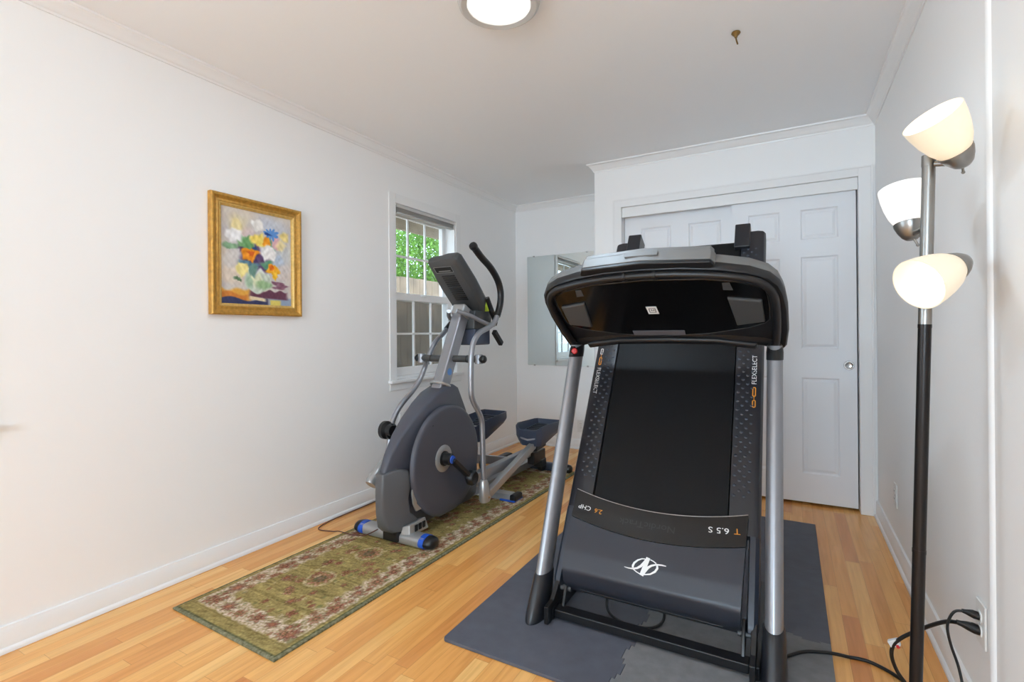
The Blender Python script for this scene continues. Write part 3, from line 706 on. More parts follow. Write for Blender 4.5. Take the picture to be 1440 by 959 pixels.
# motor hood: curved shell
def hw(s): return .335-.016*max(0, (.40-s)/.40)
def stop(a): return .356+.047*(a/.335)**2
def sband(a): return .242+.043*(a/.335)**2
def nh(s):
    K = [(.018, -.04), (.020, -.014), (.027, .012), (.040, .034), (.060, .052), (.08, .068), (.15, .070), (.25, .056), (.33, .038), (.45, .016)]
    for (s0, n0), (s1, n1) in zip(K, K[1:]):
        if s <= s1:
            t = max(0, (s-s0)/(s1-s0)); return n0+(n1-n0)*(t*t*(3-2*t)*.25+t*.75)
    return K[-1][1]
def hood_strip(f0, f1, ns, na=28, up_=0.):
    g = []
    for j in range(ns+1):
        row = []
        for i in range(na+1):
            q = -1+2*i/na; a0 = q*.335; s_ = f0(a0)+(f1(a0)-f0(a0))*j/ns; row.append(D(q*hw(s_), s_, nh(s_)+up_))
        g.append(row)
    v = [p for r in g for p in r]; n = na+1
    return v, [(j*n+i, j*n+i+1, (j+1)*n+i+1, (j+1)*n+i) for j in range(ns) for i in range(na)], n, ns
def shell(m, v, f, n, ns, depth):
    """front skin plus walls dropping back along -normal"""
    o = len(m.v); m.add(v, f); k = len(v)
    rim = [i for i in range(n)]+[j*n+n-1 for j in range(1, ns+1)]+[ns*n+i for i in range(n-2, -1, -1)]+[j*n for j in range(ns-1, 0, -1)]
    back = []
    for i in rim:
        p = Vector(v[i]); back.append(p+Vector((0, CD, -SD))*depth)
    b0 = len(m.v); m.v += [tuple(p) for p in back]
    for q in range(len(rim)):
        r = (q+1) % len(rim); m.f.append([o+rim[q], o+rim[r], b0+r, b0+q]); m.m.append(m.cur)
    return m
hd = shell(MB(), *hood_strip(lambda a: .018, lambda a: sband(a)-.0012, 26), .04).build('motor_hood', M_hood, tm, smooth=50)
bd = shell(MB(), *hood_strip(lambda a: sband(a)+.0012, stop, 6), .05).build('hood_band', M_band, tm, smooth=50)
tr_ = []
for i in range(29):
    a = -.334+.668*i/28; s_ = stop(a); tr_.append(D(a, s_, nh(s_)+.0005))
MB().tube(tr_, .0016, 6).build('trim_line', M_silver, bd)
def on_hood(name, txt, size, a, s_, m, parent, rot=PI, xs=1.0):
    vs, fs = text_mesh(txt, size); mb = MB(); c, sn = math.cos(rot), math.sin(rot)
    mb.add([D(a+(x*xs*c-y*sn), s_+(x*xs*sn+y*c), nh(s_+(x*xs*sn+y*c))+.0012) for x, y in vs], fs)
    return mb.build(name, m, parent, smooth=0)
on_hood('model_lettering', 'T', .030, .300, .336, M_orange, bd, PI+.09, 1.2)
on_hood('model_lettering', '6.5 S', .030, .238, .329, M_white, bd, PI+.07, 1.25)
on_hood('power_lettering', '2.6', .026, -.222, .322, M_orange, bd, PI-.10, 1.1)
on_hood('power_lettering', 'CHP', .026, -.282, .329, M_white, bd, PI-.12, 1.1)
on_hood('brand_lettering', 'NordicTrack', .036, -.02, .300, M_faint, bd, PI, 1.15)
# emblem: ellipse, bold slanted N and a swoosh
em = MB()
def strip(pts, wid):
    P = [Vector(p) for p in pts]; L, R = [], []
    for i, p in enumerate(P):
        d = (P[min(i+1, len(P)-1)]-P[max(i-1, 0)]).normalized(); n = Vector((-d.y, d.x)); w_ = wid[i] if isinstance(wid, list) else wid
        L.append(p+n*w_/2); R.append(p-n*w_/2)
    pp = L+R; k = len(P)
    em.add([D(p.x, p.y, nh(p.y)+.0014) for p in pp], [(i, i+1, k+i+1, k+i) for i in range(k-1)])
def E3(x, y): return (-.003+.145*x, .150+.030*x-.140*y)
for pts, wid in (([(.055, -.220), (0, 0), (-.065, .220)], .0150),
        ([(-.02, -.190), (-.10, -.195), (-.20, -.160), (-.28, -.090), (-.305, -.02), (-.30, .03)], [.0035, .004, .006, .0075, .008, .007]), ([(-.29, .06), (-.20, .13), (-.11, .18)], .0035),
        ([(.11, -.17), (.19, -.13), (.27, -.07)], .0035), ([(.295, -.03), (.31, .05), (.26, .13), (.15, .19), (.0, .20)], [.007, .008, .0075, .005, .0035]),
        ([(-.52, .005), (-.42, .035), (-.29, .055), (-.19, .04), (-.10, -.01), (-.02, -.12), (.01, -.19)], [.002, .0035, .005, .007, .009, .008, .006]),
        ([(.515, -.005), (.41, -.03), (.28, -.045), (.16, -.02), (.08, .03), (.01, .13), (-.02, .20)], [.003, .005, .005, .007, .009, .008, .006])):
    strip([E3(*p) for p in pts], wid)
em.build('emblem', M_white, hd, smooth=0)
# lettering on the foot rails
def on_rail(name, txt, size, a, s_, m, rot, xs=1.0):
    vs, fs = text_mesh(txt, size); c, sn = math.cos(rot), math.sin(rot)
    return MB().add([D(a+(x*xs*c-y*sn), s_+(x*xs*sn+y*c), .0150) for x, y in vs], fs).build(name, m, tm, smooth=0)
on_rail('rail_lettering', 'FLEXSELECT', .026, .3415, 1.005, M_white, PI/2, .98)
on_rail('rail_lettering', 'FLEXSELECT', .026, -.3415, .925, M_white, -PI/2, .98)
def linkage(a, s0, sg, m1, m2):
    for m_, pts in ((m1, [(0, .0), (0, .034)]), (m2, [(.0, .048), (.0, .092)])):
        b = MB()
        for (x, y) in [(0, pts[0][1])]:
            L = pts[1][1]-pts[0][1]; o_ = rrect(.014, L, .0065, 5, 0, pts[0][1]+L/2); i_ = rrect(.006, L-.008, .0028, 5, 0, pts[0][1]+L/2)
            n = len(o_); b.add([D(a+sg*x_, s0+sg*y_, .0151) for x_, y_ in o_+i_], [(k, (k+1) % n, n+(k+1) % n, n+k) for k in range(n)])
        b.add([D(a+sg*x_, s0+sg*y_, .0152) for x_, y_ in ((-.0015, .030), (.0015, .030), (.0015, .054), (-.0015, .054))], [(0, 1, 2, 3)])
        b.build('rail_emblem', m_, tm, smooth=0)
linkage(.3415, .832, 1, M_orange, M_orange); linkage(-.3415, 1.100, -1, M_white, M_orange)

# console: a shallow pan tilted 34 degrees, underside towards the front
cb = Vector(T(0, .45, 1.07)); ct = Vector((0, -.31, .207)).normalized(); cn = Vector((0, -ct.z, ct.y))     # cn points down and to the front
def C(x, t, k=0): return cb+Vector((x, 0, 0))+ct*t+cn*k
half = [(0, .030), (.14, .030), (.26, .022), (.36, .006), (.415, -.014), (.448, -.020), (.458, .0), (.466, .11), (.464, .24), (.455, .33), (.440, .385), (.412, .428), (.352, .466), (.26, .494), (.14, .513), (0, .519)]
outl = half+[(-x, t) for x, t in reversed(half[1:-1])]
def inset(poly, d):
    n = len(poly); r = []
    for i in range(n):
        p0, p1, p2 = Vector(poly[i-1]), Vector(poly[i]), Vector(poly[(i+1) % n]); a, b = (p1-p0).normalized(), (p2-p1).normalized()
        n0, n1 = Vector((-a.y, a.x)), Vector((-b.y, b.x)); k = (n0+n1).normalized(); r.append(p1+k*d/max(.5, k.dot(n0)))
    return r
def lvl(poly, k): return [C(p[0], p[1], k) for p in poly]
m = MB().loft([lvl(outl, -.030), lvl(outl, -.010), lvl(inset(outl, .006), -.001), lvl(inset(outl, .016), 0), lvl(inset(outl, .030), -.003), lvl(inset(outl, .044), -.012)], cap=False)
m.build('console_shell', M_black, tm, smooth=50)
i44 = inset(outl, .046)
inn_h = [(0, .075), (.19, .094), (.33, .130), (.388, .160), (.404, .185), (.405, .25), (.402, .32), (.395, .365), (.372, .392), (.33, .412), (.2, .440), (0, .452)]
inn = inn_h+[(-x, t) for x, t in reversed(inn_h[1:-1])]
MB().loft([lvl(i44, -.024), lvl(i44, -.012)], cap=True).build('console_underside', M_black, tm, smooth=30)
MB().loft([lvl(inn, -.012), lvl(inn, -.006), lvl(inset(inn, .004), -.003)]).build('glossy_back_panel', M_blackg, tm, smooth=30)
ed = MB(); ed.tube([C(p[0], p[1], -.005) for p in inn+inn[:1]], .0014, 6); ed.build('panel_edge', M_grey, tm)
# silver rim above the shell (follows the arched upper edge)
rim = [p for p in outl if p[1] > .20]
def ring_at(sc, k): return [C(p[0]*sc[0], .2+(p[1]-.2)*sc[1], k) for p in sorted_rim]
sorted_rim = [p for p in outl if p[1] > .22]; sorted_rim = sorted(sorted_rim, key=lambda p: p[0])
MB().loft([ring_at((1.0, 1.0), -.0305), ring_at((1.0, 1.0), -.040), ring_at((.985, .975), -.072), ring_at((.955, .94), -.082)], cap=True).build('console_rim', M_rim, tm, smooth=45)
low = [(-.44, .0), (.44, .0), (.45, .24), (-.45, .24)]
MB().prism([C(x, t, -.031) for x, t in low], -cn*.045).build('console_deck', M_blacks, tm, bevel=.01)
bx = [(-.235, .36), (.235, .36), (.248, .505), (.236, .528), (0, .545), (-.224, .528), (-.238, .505)]
m = MB().loft([lvl(bx, -.020), lvl(bx, -.062), lvl(inset(bx, .004), -.066)]); m.build('display_housing', M_rim, tm, smooth=30, bevel=.004)
m = MB().loft([lvl(inset(bx, .006), -.0662), lvl(inset(bx, .006), -.084), lvl(inset(bx, .02), -.092)]); lid = m.build('tablet_tray', M_rim, tm, smooth=30, bevel=.003)
m = MB().prism([C(x, t, -.060) for x, t in ((-.06, .5435), (.06, .5435), (.06, .5475), (-.06, .5475))], cn*.020); m.build('latch', M_rim, tm, bevel=.002)
# black lip under the housing
MB().loft([lvl([(x, max(t, .495)) for x, t in bx], -.004), lvl([(x, max(t, .495)) for x, t in bx], -.019)]).build('housing_base', M_black, tm, smooth=30, bevel=.004)
# tube handrail following the edge
hr_h = [(.416, -.005), (.424, .08), (.428, .20), (.424, .32), (.410, .378), (.375, .424), (.31, .453), (.2, .477), (.08, .489), (0, .491)]
path = [C(x, t, .006) for x, t in hr_h]+[C(-x, t, .006) for x, t in reversed(hr_h[:-1])]
MB().tube(path, .0145, 12, smooth=4).build('handrail', M_black, tm)
for sx in (-1, 1):
    MB().loft(rings_up(sx*SP, [1.02, 1.05, 1.085], [.0300, .0305, .027], [.056, .056, .048])).build('upright_collar', M_black, tm)
for x in (-.066, .045):
    MB().lathe([(.0150, -.006), (.0185, -.006), (.0185, .006), (.0150, .006)], C(x, .491, .006), (1, 0, 0), 18).obox(C(x, .476, .004), (1, 0, 0), ct, cn, .016, .016, .016).build('tube_clamp', M_black, tm, bevel=.001)
# details on the back panel
for sx in (-1, 1):
    q = [(.272, .335), (.384, .312), (.389, .182), (.292, .160)]
    m = MB().loft([[C(sx*x, t, -.004) for x, t in q], [C(sx*x, t, .004) for x, t in q], [C(sx*(.335+(x-.335)*.93), .25+(t-.25)*.93, .008) for x, t in q]])
    m.build('reflection_pad', M_grey, tm, bevel=.002, label='trapezoid pad on the console back with its reflection painted grey')  # even grey stands in for the reflections on these pads
    q = [(.262, .415), (.286, .415), (.294, .372), (.262, .376)]
    MB().prism([C(sx*x, t, -.0035) for x, t in q], cn*.0025).build('cable_port', M_grey, tm, smooth=0)
sticker = MB().prism([C(x, t, -.0028) for x, t in ((-.031, .289), (.010, .289), (.013, .240), (-.028, .240))], cn*.001); so_ = sticker.build('sticker', M_white, tm, smooth=0, label='white square sticker')
q = MB()
for (a0, a1, b0, b1) in ((-.022, .004, .276, .279), (-.021, .005, .250, .253), (-.022, -.019, .253, .276), (.002, .005, .253, .276), (-.014, -.002, .262, .2645), (-.013, -.010, .262, .272), (-.004, -.001, .262, .272)):
    q.prism([C(x, t, -.0017) for x, t in ((a0, b0), (a1, b0), (a1, b1), (a0, b1))], cn*.0003)
q.build('sticker_print', M_grey, so_, smooth=0)
MB().prism([C(x, t, -.0029) for x, t in ((-.122, .088), (.092, .088), (.092, .120), (-.122, .120))], cn*.003).build('grey_label_strip', mat('grey_label', (92, 90, 96), .4), tm, bevel=.001)
# bottom lip of the pan
lip = [(-.355, -.006), (-.20, .028), (0, .033), (.20, .028), (.355, -.006), (.355, .03), (.2, .064), (0, .07), (-.2, .064), (-.355, .03)]
MB().loft([lvl(lip, -.02), lvl(lip, .006), lvl(inset(lip, .008), .014)]).build('lower_lip', M_black, tm, smooth=40, bevel=.004)
# safety key clip at the left upright
sk = MB().obox(C(-.412, .030, .050), (1, 0, 0), ct, cn, .022, .05, .03).build('key_holder', M_black, tm, bevel=.004)
MB().lathe([(.001, .0), (.012, .0), (.014, .004), (.014, .014), (.010, .020), (.001, .021)], C(-.400, .048, .060), (.3, -.9, .1), 18).build('safety_key', M_red, sk, label='red safety key')
# mains lead curled under the hood
MB().tube([T(-.16, .15, .13), T(-.185, .17, .06), T(-.175, .15, .022), T(-.12, .105, .0195), T(-.05, .095, .0195), T(.01, .12, .0195), T(.035, .18, .024), T(.03, .22, .06)], .0055, 8, smooth=6).build('loose_lead', M_cord, tm)

# ------------------------------------------------------------------ elliptical trainer
EX = -1.87
et = thing('elliptical_trainer', 'grey elliptical trainer with black grips standing on the olive runner rug', 'exercise machine', (EX, 2.05, .0117))
Z0 = .0120
def oval(c, ax, ry, rz_, n=20): return None
# stabilisers
def stab(name, y, x0, x1, m_, ry, rz_, collar=True):
    z = Z0+rz_+.001
    rings = [[(x, y+ry*math.copysign(abs(math.cos(t))**.6, math.cos(t)), z+rz_*math.copysign(abs(math.sin(t))**.75, math.sin(t))) for t in [2*PI*i/24 for i in range(24)]] for x in (x0, x1)]
    b = MB().loft(rings).build(name, m_, et, smooth=35)
    for x, s in ((x0, -1), (x1, 1)):
        if collar:
            rr_ = [[(x+s*d, y+(ry*k)*math.cos(t), z+(rz_*k)*math.sin(t)) for t in [2*PI*i/24 for i in range(24)]] for d, k in ((-.028, 1.02), (-.026, 1.12), (.004, 1.12), (.006, 1.02))]
            rr_ = [[(p[0], p[1], max(p[2], Z0+.0003)) for p in r] for r in rr_]
            MB().loft(rr_).build('blue_collar', M_blue, b, label='blue rubber collar')
        rr_ = [[(x+s*d, y+(ry*k)*math.cos(t), z+(rz_*k)*math.sin(t)) for t in [2*PI*i/24 for i in range(24)]] for d, k in ((.0, 1.05), (.022, 1.06), (.042, .9), (.052, .6), (.054, .1))]
        rr_ = [[(p[0], p[1], max(p[2], Z0+.0003)) for p in r] for r in rr_]
        MB().loft(rr_).build('end_cap', M_black, b)
    return b
stab('front_stabilizer', 2.062, -2.115, -1.665, M_silver, .046, .031)
stab('rear_stabilizer', 3.69, -2.135, -1.575, M_nav, .034, .032, False)
m = MB(); m.hexa([(-2.11, 2.885, Z0+.0003), (-1.63, 2.885, Z0+.0003), (-1.63, 2.985, Z0+.0003), (-2.11, 2.985, Z0+.0003), (-2.10, 2.90, .052), (-1.645, 2.90, .052), (-1.645, 2.975, .052), (-2.10, 2.975, .052)])
ms = m.build('middle_foot', M_silver, et, bevel=.006)
for sx in (-1, 1):
    MB().box((EX+sx*.232, 2.880, Z0+.0003), (EX+sx*.278, 2.990, .056)).build('end_cap', M_black, ms, bevel=.012, seg=3)
    MB().box((EX+sx*.16, 2.876, Z0+.0002), (EX+sx*.275, 2.994, .022)).build('rubber_strip', M_blue, ms, bevel=.002, label='blue rubber strip')
# rear rail
MB().beam((EX, 2.60, .085), (EX, 3.68, .075), .075, .055).build('main_rail', M_post, et, bevel=.006)
# shroud
prof = [(1.965, .105), (1.945, .16), (1.932, .26), (1.94, .40), (1.985, .49), (2.06, .585), (2.15, .665), (2.25, .735), (2.34, .785), (2.43, .815), (2.50, .822), (2.545, .80), (2.585, .73), (2.63, .65), (2.68, .53), (2.72, .42), (2.75, .28), (2.755, .16), (2.735, .085), (2.66, .062), (2.20, .062), (2.06, .085)]
def slab(m, poly, x0, x1, bev=.018, shrink=.014):
    # poly listed front->over the top->back; rounded edges by inset rings
    pp = [(y, z) for y, z in poly]; pi_ = [tuple(v) for v in inset(list(reversed(pp)), shrink)][::-1]
    return m.loft([[(x0, *p) for p in pi_], [(x0+bev*.4, *[(a+b)/2+(a-b)*.25 for a, b in zip(p, q)]) for p, q in zip(pp, pi_)] if False else [(x0+bev*.35, *p) for p in [tuple((a*.7+b*.3) for a, b in zip(p, q)) for p, q in zip(pp, pi_)]],
                   [(x0+bev, *p) for p in pp], [(x1-bev, *p) for p in pp], [(x1-bev*.35, *p) for p in [tuple((a*.7+b*.3) for a, b in zip(p, q)) for p, q in zip(pp, pi_)]], [(x1, *p) for p in pi_]])
slab(MB(), prof, EX-.072, EX+.072).nose(EX, 1.93, 2.34, .22).build('shroud', M_shroud, et, smooth=50)
DCY, DCZ = 2.400, .385
disc = []
for i in range(48):
    t = 2*PI*i/48; y, z = DCY+.325*math.cos(t), DCZ+.325*math.sin(t); disc.append((y, max(z, .07)))
def dscale(k): return [(DCY+(y-DCY)*k, .385+(z-.385)*k) for y, z in disc]
for sx in (-1, 1):
    x = EX+sx*.076
    MB().loft([[(x, *p) for p in dscale(1)], [(x+sx*.012, *p) for p in dscale(.995)], [(x+sx*.022, *p) for p in dscale(.965)], [(x+sx*.025, *p) for p in dscale(.93)], [(x+sx*.023, *p) for p in dscale(.80)], [(x+sx*.023, *p) for p in dscale(.2)]]).build('side_disc', M_shroud, et, smooth=50)
    hx = EX+sx*.0985
    MB().lathe([(.078, 0), (.078, .004), (.072, .008), (.045, .009), (.043, .004), (.001, .004)], (hx, 2.345, .405), (sx, 0, 0), 36).build('crank_plate', M_silver, et)
    MB().lathe([(.001, .004), (.042, .004), (.042, .014), (.034, .018), (.034, .058), (.028, .064), (.001, .064)], (hx, 2.345, .405), (sx, 0, 0), 28).build('crank_hub', M_black, et)
    MB().lathe([(.024, .0642), (.022, .070), (.001, .071)], (hx, 2.345, .405), (sx, 0, 0), 24).build('hub_cap', M_blue, et, label='round blue hub cap')
    MB().lathe([(.0045, .0), (.001, .002)], (EX+sx*.0995, 2.25, .61), (sx, 0, 0), 10).build('screw_hole', M_dark, et)
# front fascia, vents and foot bracket
slab(MB(), [(1.945, .115), (1.925, .19), (1.918, .29), (1.925, .405), (2.02, .415), (2.075, .40), (2.095, .33), (2.075, .25), (2.085, .17), (2.12, .14), (2.15, .10), (2.05, .075), (1.98, .085)], EX-.092, EX+.092, .020, .012).nose(EX, 1.912, 2.15, .22).build('front_fascia', M_fascia, et, smooth=50)
for sx in (-1, 1):
    v_ = [(2.105, .385), (2.135, .345), (2.115, .27), (2.125, .205), (2.165, .165), (2.12, .165), (2.095, .21), (2.085, .27), (2.10, .33)]
    MB().prism([(EX+sx*.074, *p) for p in v_], (sx*.010, 0, 0)).build('vent_trim', M_silver, et, bevel=.002)
    MB().prism([(EX+sx*.0745, *p) for p in ((2.09, .375), (2.115, .345), (2.105, .31), (2.095, .30))], (sx*.0105, 0, 0)).build('vent_slot', M_dark, et, smooth=0)
    q = MB().hexa([(EX+sx*.055, 2.02, .058), (EX+sx*.112, 2.03, .058), (EX+sx*.112, 2.19, .058), (EX+sx*.055, 2.19, .058), (EX+sx*.055, 2.03, .105), (EX+sx*.104, 2.04, .12), (EX+sx*.104, 2.17, .125), (EX+sx*.055, 2.17, .105)])
    fb_ = q.build('front_bracket', M_silver, et, bevel=.006)
    for k in range(3):
        MB().box((EX+sx*.1085, 2.075+k*.032, .075), (EX+sx*.1135, 2.095+k*.032, .108)).build('slot', M_dark, fb_, smooth=0)
MB().box((EX-.05, 2.0, .03), (EX+.05, 2.12, .10)).build('stabilizer_mount', M_black, et, bevel=.004)
# mast, collar, cross axle
MA, MBt = Vector((EX, 2.42, .745)), Vector((EX, 2.685, 1.275)); md = (MBt-MA).normalized(); mn = Vector((0, md.z, -md.y))
MB().obox((MA+MBt)/2, (1, 0, 0), mn, md, .074, .088, (MBt-MA).length).build('mast', M_post, et, bevel=.010, seg=3)
MB().lathe([(.001, 0), (.066, 0), (.070, .006), (.066, .014), (.05, .018), (.001, .018)], MA+md*.072-mn*.0, md, 28).build('mast_collar', M_silver, et)
MB().lathe([(.001, 0), (.022, 0), (.022, .0012), (.001, .0012)], MA+md*.17+Vector((.0372, 0, 0)), (1, 0, 0), 24).build('round_badge', mat('badge_blue', (90, 140, 200), .5), et, label='round blue badge')
AY, AZ = 2.545, .975
MB().tube([(EX-.245, AY, AZ), (EX+.245, AY, AZ)], .021, 18).build('cross_axle', M_grey, et)
for sx in (-1, 1):
    MB().lathe([(.001, .028), (.015, .026), (.023, .018), (.025, .006), (.024, 0), (.001, 0)], (EX+sx*.243, AY, AZ), (sx, 0, 0), 20).build('axle_cap', M_black, et)
    MB().tube([(EX+sx*.135, AY, AZ), (EX+sx*.142, AY, AZ)], .0232, 18).build('axle_ring', M_black, et)
# swing arms
def arm(x, pts, grip, elbow, sx):
    a = MB().tube([(x, y, z) for y, z in pts], .0165, 14, smooth=5).build('swing_arm', M_post, et, smooth=50)
    MB().tube([(x, y, z) for y, z in grip], .0215, 14, smooth=6).build('hand_grip', M_black, a, smooth=50)
    g0, g1 = Vector((x, *grip[0])), Vector((x, *grip[1]))
    MB().lathe([(.001, -.012), (.022, -.010), (.0255, -.002), (.0255, .012), (.022, .020)], g0, (g1-g0), 18).build('grip_cap', M_black, a)
    MB().tube([(x, AY, AZ-.028), (x, AY, AZ+.028)], .024, 16).build('pivot_sleeve', M_post, a)
    e0, e1 = Vector((x, *elbow[0])), Vector((x, *elbow[1])); d = (e1-e0).normalized(); n = Vector((1, 0, 0)).cross(d)
    rr_ = [[e0+d*((e1-e0).length*t)+Vector((1, 0, 0))*(w_*math.cos(q))+n*(h_*math.sin(q)) for q in [2*PI*i/20 for i in range(20)]] for t, w_, h_ in ((0, .019, .019), (.06, .024, .026), (.5, .033, .038), (.88, .034, .044), (1, .028, .036))]
    MB().loft(rr_).build('elbow_cover', M_silver, a, smooth=50)
    MB().lathe([(.001, 0), (.011, 0), (.011, .006), (.001, .007)], e1-d*.03+Vector((sx*.027, 0, 0)), (sx, 0, 0), 14).build('pivot_bolt', M_chrome, a)
arm(-1.650, [(2.77, 1.25), (2.735, 1.205), (2.66, 1.168), (2.555, 1.135), (2.49, 1.08), (2.468, 1.02), (2.460, .95), (2.458, .80), (2.475, .735), (2.53, .665), (2.568, .605), (2.578, .52), (2.585, .30), (2.592, .22)],
    [(2.492, 1.655), (2.58, 1.60), (2.69, 1.545), (2.775, 1.475), (2.812, 1.40), (2.805, 1.32), (2.765, 1.242)], [(2.586, .235), (2.605, .098)], 1)
arm(-2.090, [(2.82, 1.165), (2.765, 1.125), (2.70, 1.085), (2.655, 1.035), (2.605, .965), (2.53, .845), (2.45, .77), (2.36, .71), (2.30, .655), (2.262, .59), (2.235, .47), (2.205, .375), (2.17, .34)],
    [(2.80, 1.565), (2.89, 1.52), (2.955, 1.45), (2.975, 1.37), (2.95, 1.29), (2.89, 1.22), (2.815, 1.160)], [(2.195, .385), (2.085, .275)], -1)
# crank arms, knuckles and links
MB().beam((EX+.160, 2.345, .405), (EX+.160, 2.525, .262), .026, .046, (1, 0, 0)).build('crank_arm', M_black, et, bevel=.006)
MB().beam((EX-.160, 2.345, .405), (EX-.160, 2.200, .560), .026, .046, (1, 0, 0)).build('crank_arm', M_black, et, bevel=.006)
for sx, y, z in ((1, 2.535, .252), (-1, 2.195, .565)):
    MB().lathe([(.001, -.022), (.036, -.022), (.046, -.012), (.046, .014), (.036, .026), (.001, .028)], (EX+sx*.168, y, z), (sx, 0, 0), 24).build('crank_knuckle', M_black, et)
MB().lathe([(.001, -.03), (.03, -.03), (.034, .0), (.052, .012), (.052, .034), (.036, .044), (.001, .046)], (EX-.165, 2.175, .575), (-1, 0, 0), 24).build('pivot_knob', M_black, et)
MB().beam((-1.72, 2.56, .235), (-1.745, 3.42, .225), .05, .062).build('track_link', M_post, et, bevel=.006)
MB().beam((-2.02, 2.35, .40), (-1.99, 3.45, .115), .05, .062).build('track_link', M_post, et, bevel=.006)
MB().beam((-1.655, 2.60, .118), (-1.685, 3.36, .300), .042, .052).build('pedal_arm', M_silver, et, bevel=.006)
MB().beam((-2.085, 2.10, .285), (-2.045, 3.10, .425), .042, .052).build('pedal_arm', M_silver, et, bevel=.006)
MB().lathe([(.022, -.006), (.030, -.006), (.030, .006), (.022, .006)], (-1.735, 2.70, .292), (1, .2, 0), 20).obox((-1.735, 2.70, .264), (1, 0, 0), (0, 1, 0), (0, 0, 1), .012, .02, .03).build('link_eyelet', M_black, et)
for sx in (-1, 1):
    m = MB().lathe([(.001, -.02), (.045, -.02), (.05, -.012), (.05, .012), (.045, .02), (.001, .02)], (EX+sx*.15, 3.55, .093), (1, 0, 0), 24); m.build('track_roller', M_black, et)
    m = MB().obox((EX+sx*.15, 3.46, .18 if sx > 0 else .13), (1, 0, 0), (0, 1, 0), (0, 0, 1), .06, .20, .09 if sx > 0 else .05); m.obox((EX+sx*.15, 3.52, .12), (1, 0, 0), (0, 1, 0), (0, 0, 1), .07, .09, .06); m.build('roller_carriage', M_black, et, bevel=.008)
# pedals: open trays with a raised lip
def pedal(x, y0, y1, z0, z1, w_, ang):
    c = Vector((x, y0, z0)); d = Vector((0, math.cos(ang), math.sin(ang))); u = Vector((0, -math.sin(ang), math.cos(ang))); L = y1-y0
    def P(a, b, h): return c+Vector((1, 0, 0))*a*w_+d*b*L+u*h
    base = [(-.44, .06), (-.30, .0), (.30, .0), (.44, .06), (.5, .20), (.5, .92), (.44, 1.0), (-.44, 1.0), (-.5, .92), (-.5, .20)]
    def lipz(a, b): return .030+.045*(1-abs(b-.25))*(.5+.5*(abs(a) > .4))*(1 if b > .03 else .8)
    out0 = [P(a*.80, .08+b*.86, -.085+.045*b) for a, b in base]; out1 = [P(a*.98, b, -.01) for a, b in base]; out2 = [P(a, b, lipz(a, b)) for a, b in base]
    in2 = [P(a*.93, .035+b*.95, lipz(a, b)) for a, b in base]; in0 = [P(a*.86, .07+b*.90, .006) for a, b in base]
    p = MB().loft([out0, out1, out2, in2, in0]).build('pedal', M_nav, et, smooth=30, bevel=.003)
    g = MB()
    for k in range(9):
        b = .16+k*.085; g.hexa([P(-.36, b, .0055), P(.36, b, .0055), P(.36, b+.03, .0055), P(-.36, b+.03, .0055), P(-.35, b+.004, .011), P(.35, b+.004, .011), P(.35, b+.026, .011), P(-.35, b+.026, .011)])
    g.build('tread_ribs', M_blacks, p, smooth=0)
    s_ = 1 if x > EX else -1
    g = MB(); g.loft([[P(a, -.003+abs(a)**2*.28, h) for a, h in ((-.34, -.004), (-.22, -.026), (0, -.036), (.22, -.026), (.34, -.004), (.22, -.014), (0, -.023), (-.22, -.014))],
                      [P(a, -.012+abs(a)**2*.28, h) for a, h in ((-.34, -.004), (-.22, -.026), (0, -.036), (.22, -.026), (.34, -.004), (.22, -.014), (0, -.023), (-.22, -.014))]])
    g.build('toe_accent', M_post, p, smooth=0)
    return p
pedal(-1.70, 3.27, 3.66, .372, .40, .245, .06)
pedal(-2.035, 2.99, 3.38, .420, .50, .235, .17)
MB().obox((-1.70, 3.42, .285), (1, 0, 0), (0, 1, .1), (0, 0, 1), .09, .17, .07).build('pedal_bracket', M_black, et, bevel=.01)
MB().obox((-2.04, 3.14, .375), (1, 0, 0), (0, 1, .15), (0, 0, 1), .08, .16, .05).build('pedal_bracket', M_black, et, bevel=.01)
# console head
cA, cB = Vector((EX-.012, 2.49, 1.600)), Vector((EX+.002, 2.83, 1.262)); cd_ = (cB-cA).normalized(); cu = Vector((1, 0, 0)); co = Vector((0, -cd_.z, cd_.y))   # co: towards the user and up
if co.z < 0: co = -co
Lc = (cB-cA).length
def K(x, t, h): return cA+cu*x+cd_*t+co*h
hp = [(-.115, .012), (-.02, .004), (.03, -.006), (.10, -.006), (.115, .010), (.128, .22), (.122, .40), (.085, Lc-.01), (-.085, Lc-.01), (-.122, .40), (-.128, .22)]
def sc(p, k): return [(x*k, Lc/2+(t-Lc/2)*k) for x, t in p]
ch = MB().loft([[K(x, t, -.030) for x, t in sc(hp, .86)], [K(x, t, -.012) for x, t in sc(hp, .97)], [K(x, t, .010) for x, t in hp], [K(x, t, .040) for x, t in sc(hp, .985)]]).build('console', M_grey, et, smooth=35)
MB().loft([[K(x, t, .0402) for x, t in sc(hp, .97)], [K(x, t, .056) for x, t in sc(hp, .93)]]).build('console_face', M_nav, ch, smooth=35)
m = MB()
for k in range(13):
    t = .115+k*.0165; m.hexa([K(-.048, t, -.034), K(.048, t, -.034), K(.048, t+.008, -.034), K(-.048, t+.008, -.034), K(-.048, t, -.029), K(.048, t, -.029), K(.048, t+.008, -.029), K(-.048, t+.008, -.029)])
m.build('rear_grille', M_black, ch, smooth=0)
m = MB().prism([K(x, t, -.0315) for x, t in ((-.075, .045), (.060, .045), (.060, .092), (-.075, .092))], co*.002); lb = m.build('rating_label', M_dark, ch, smooth=0)
m = MB()
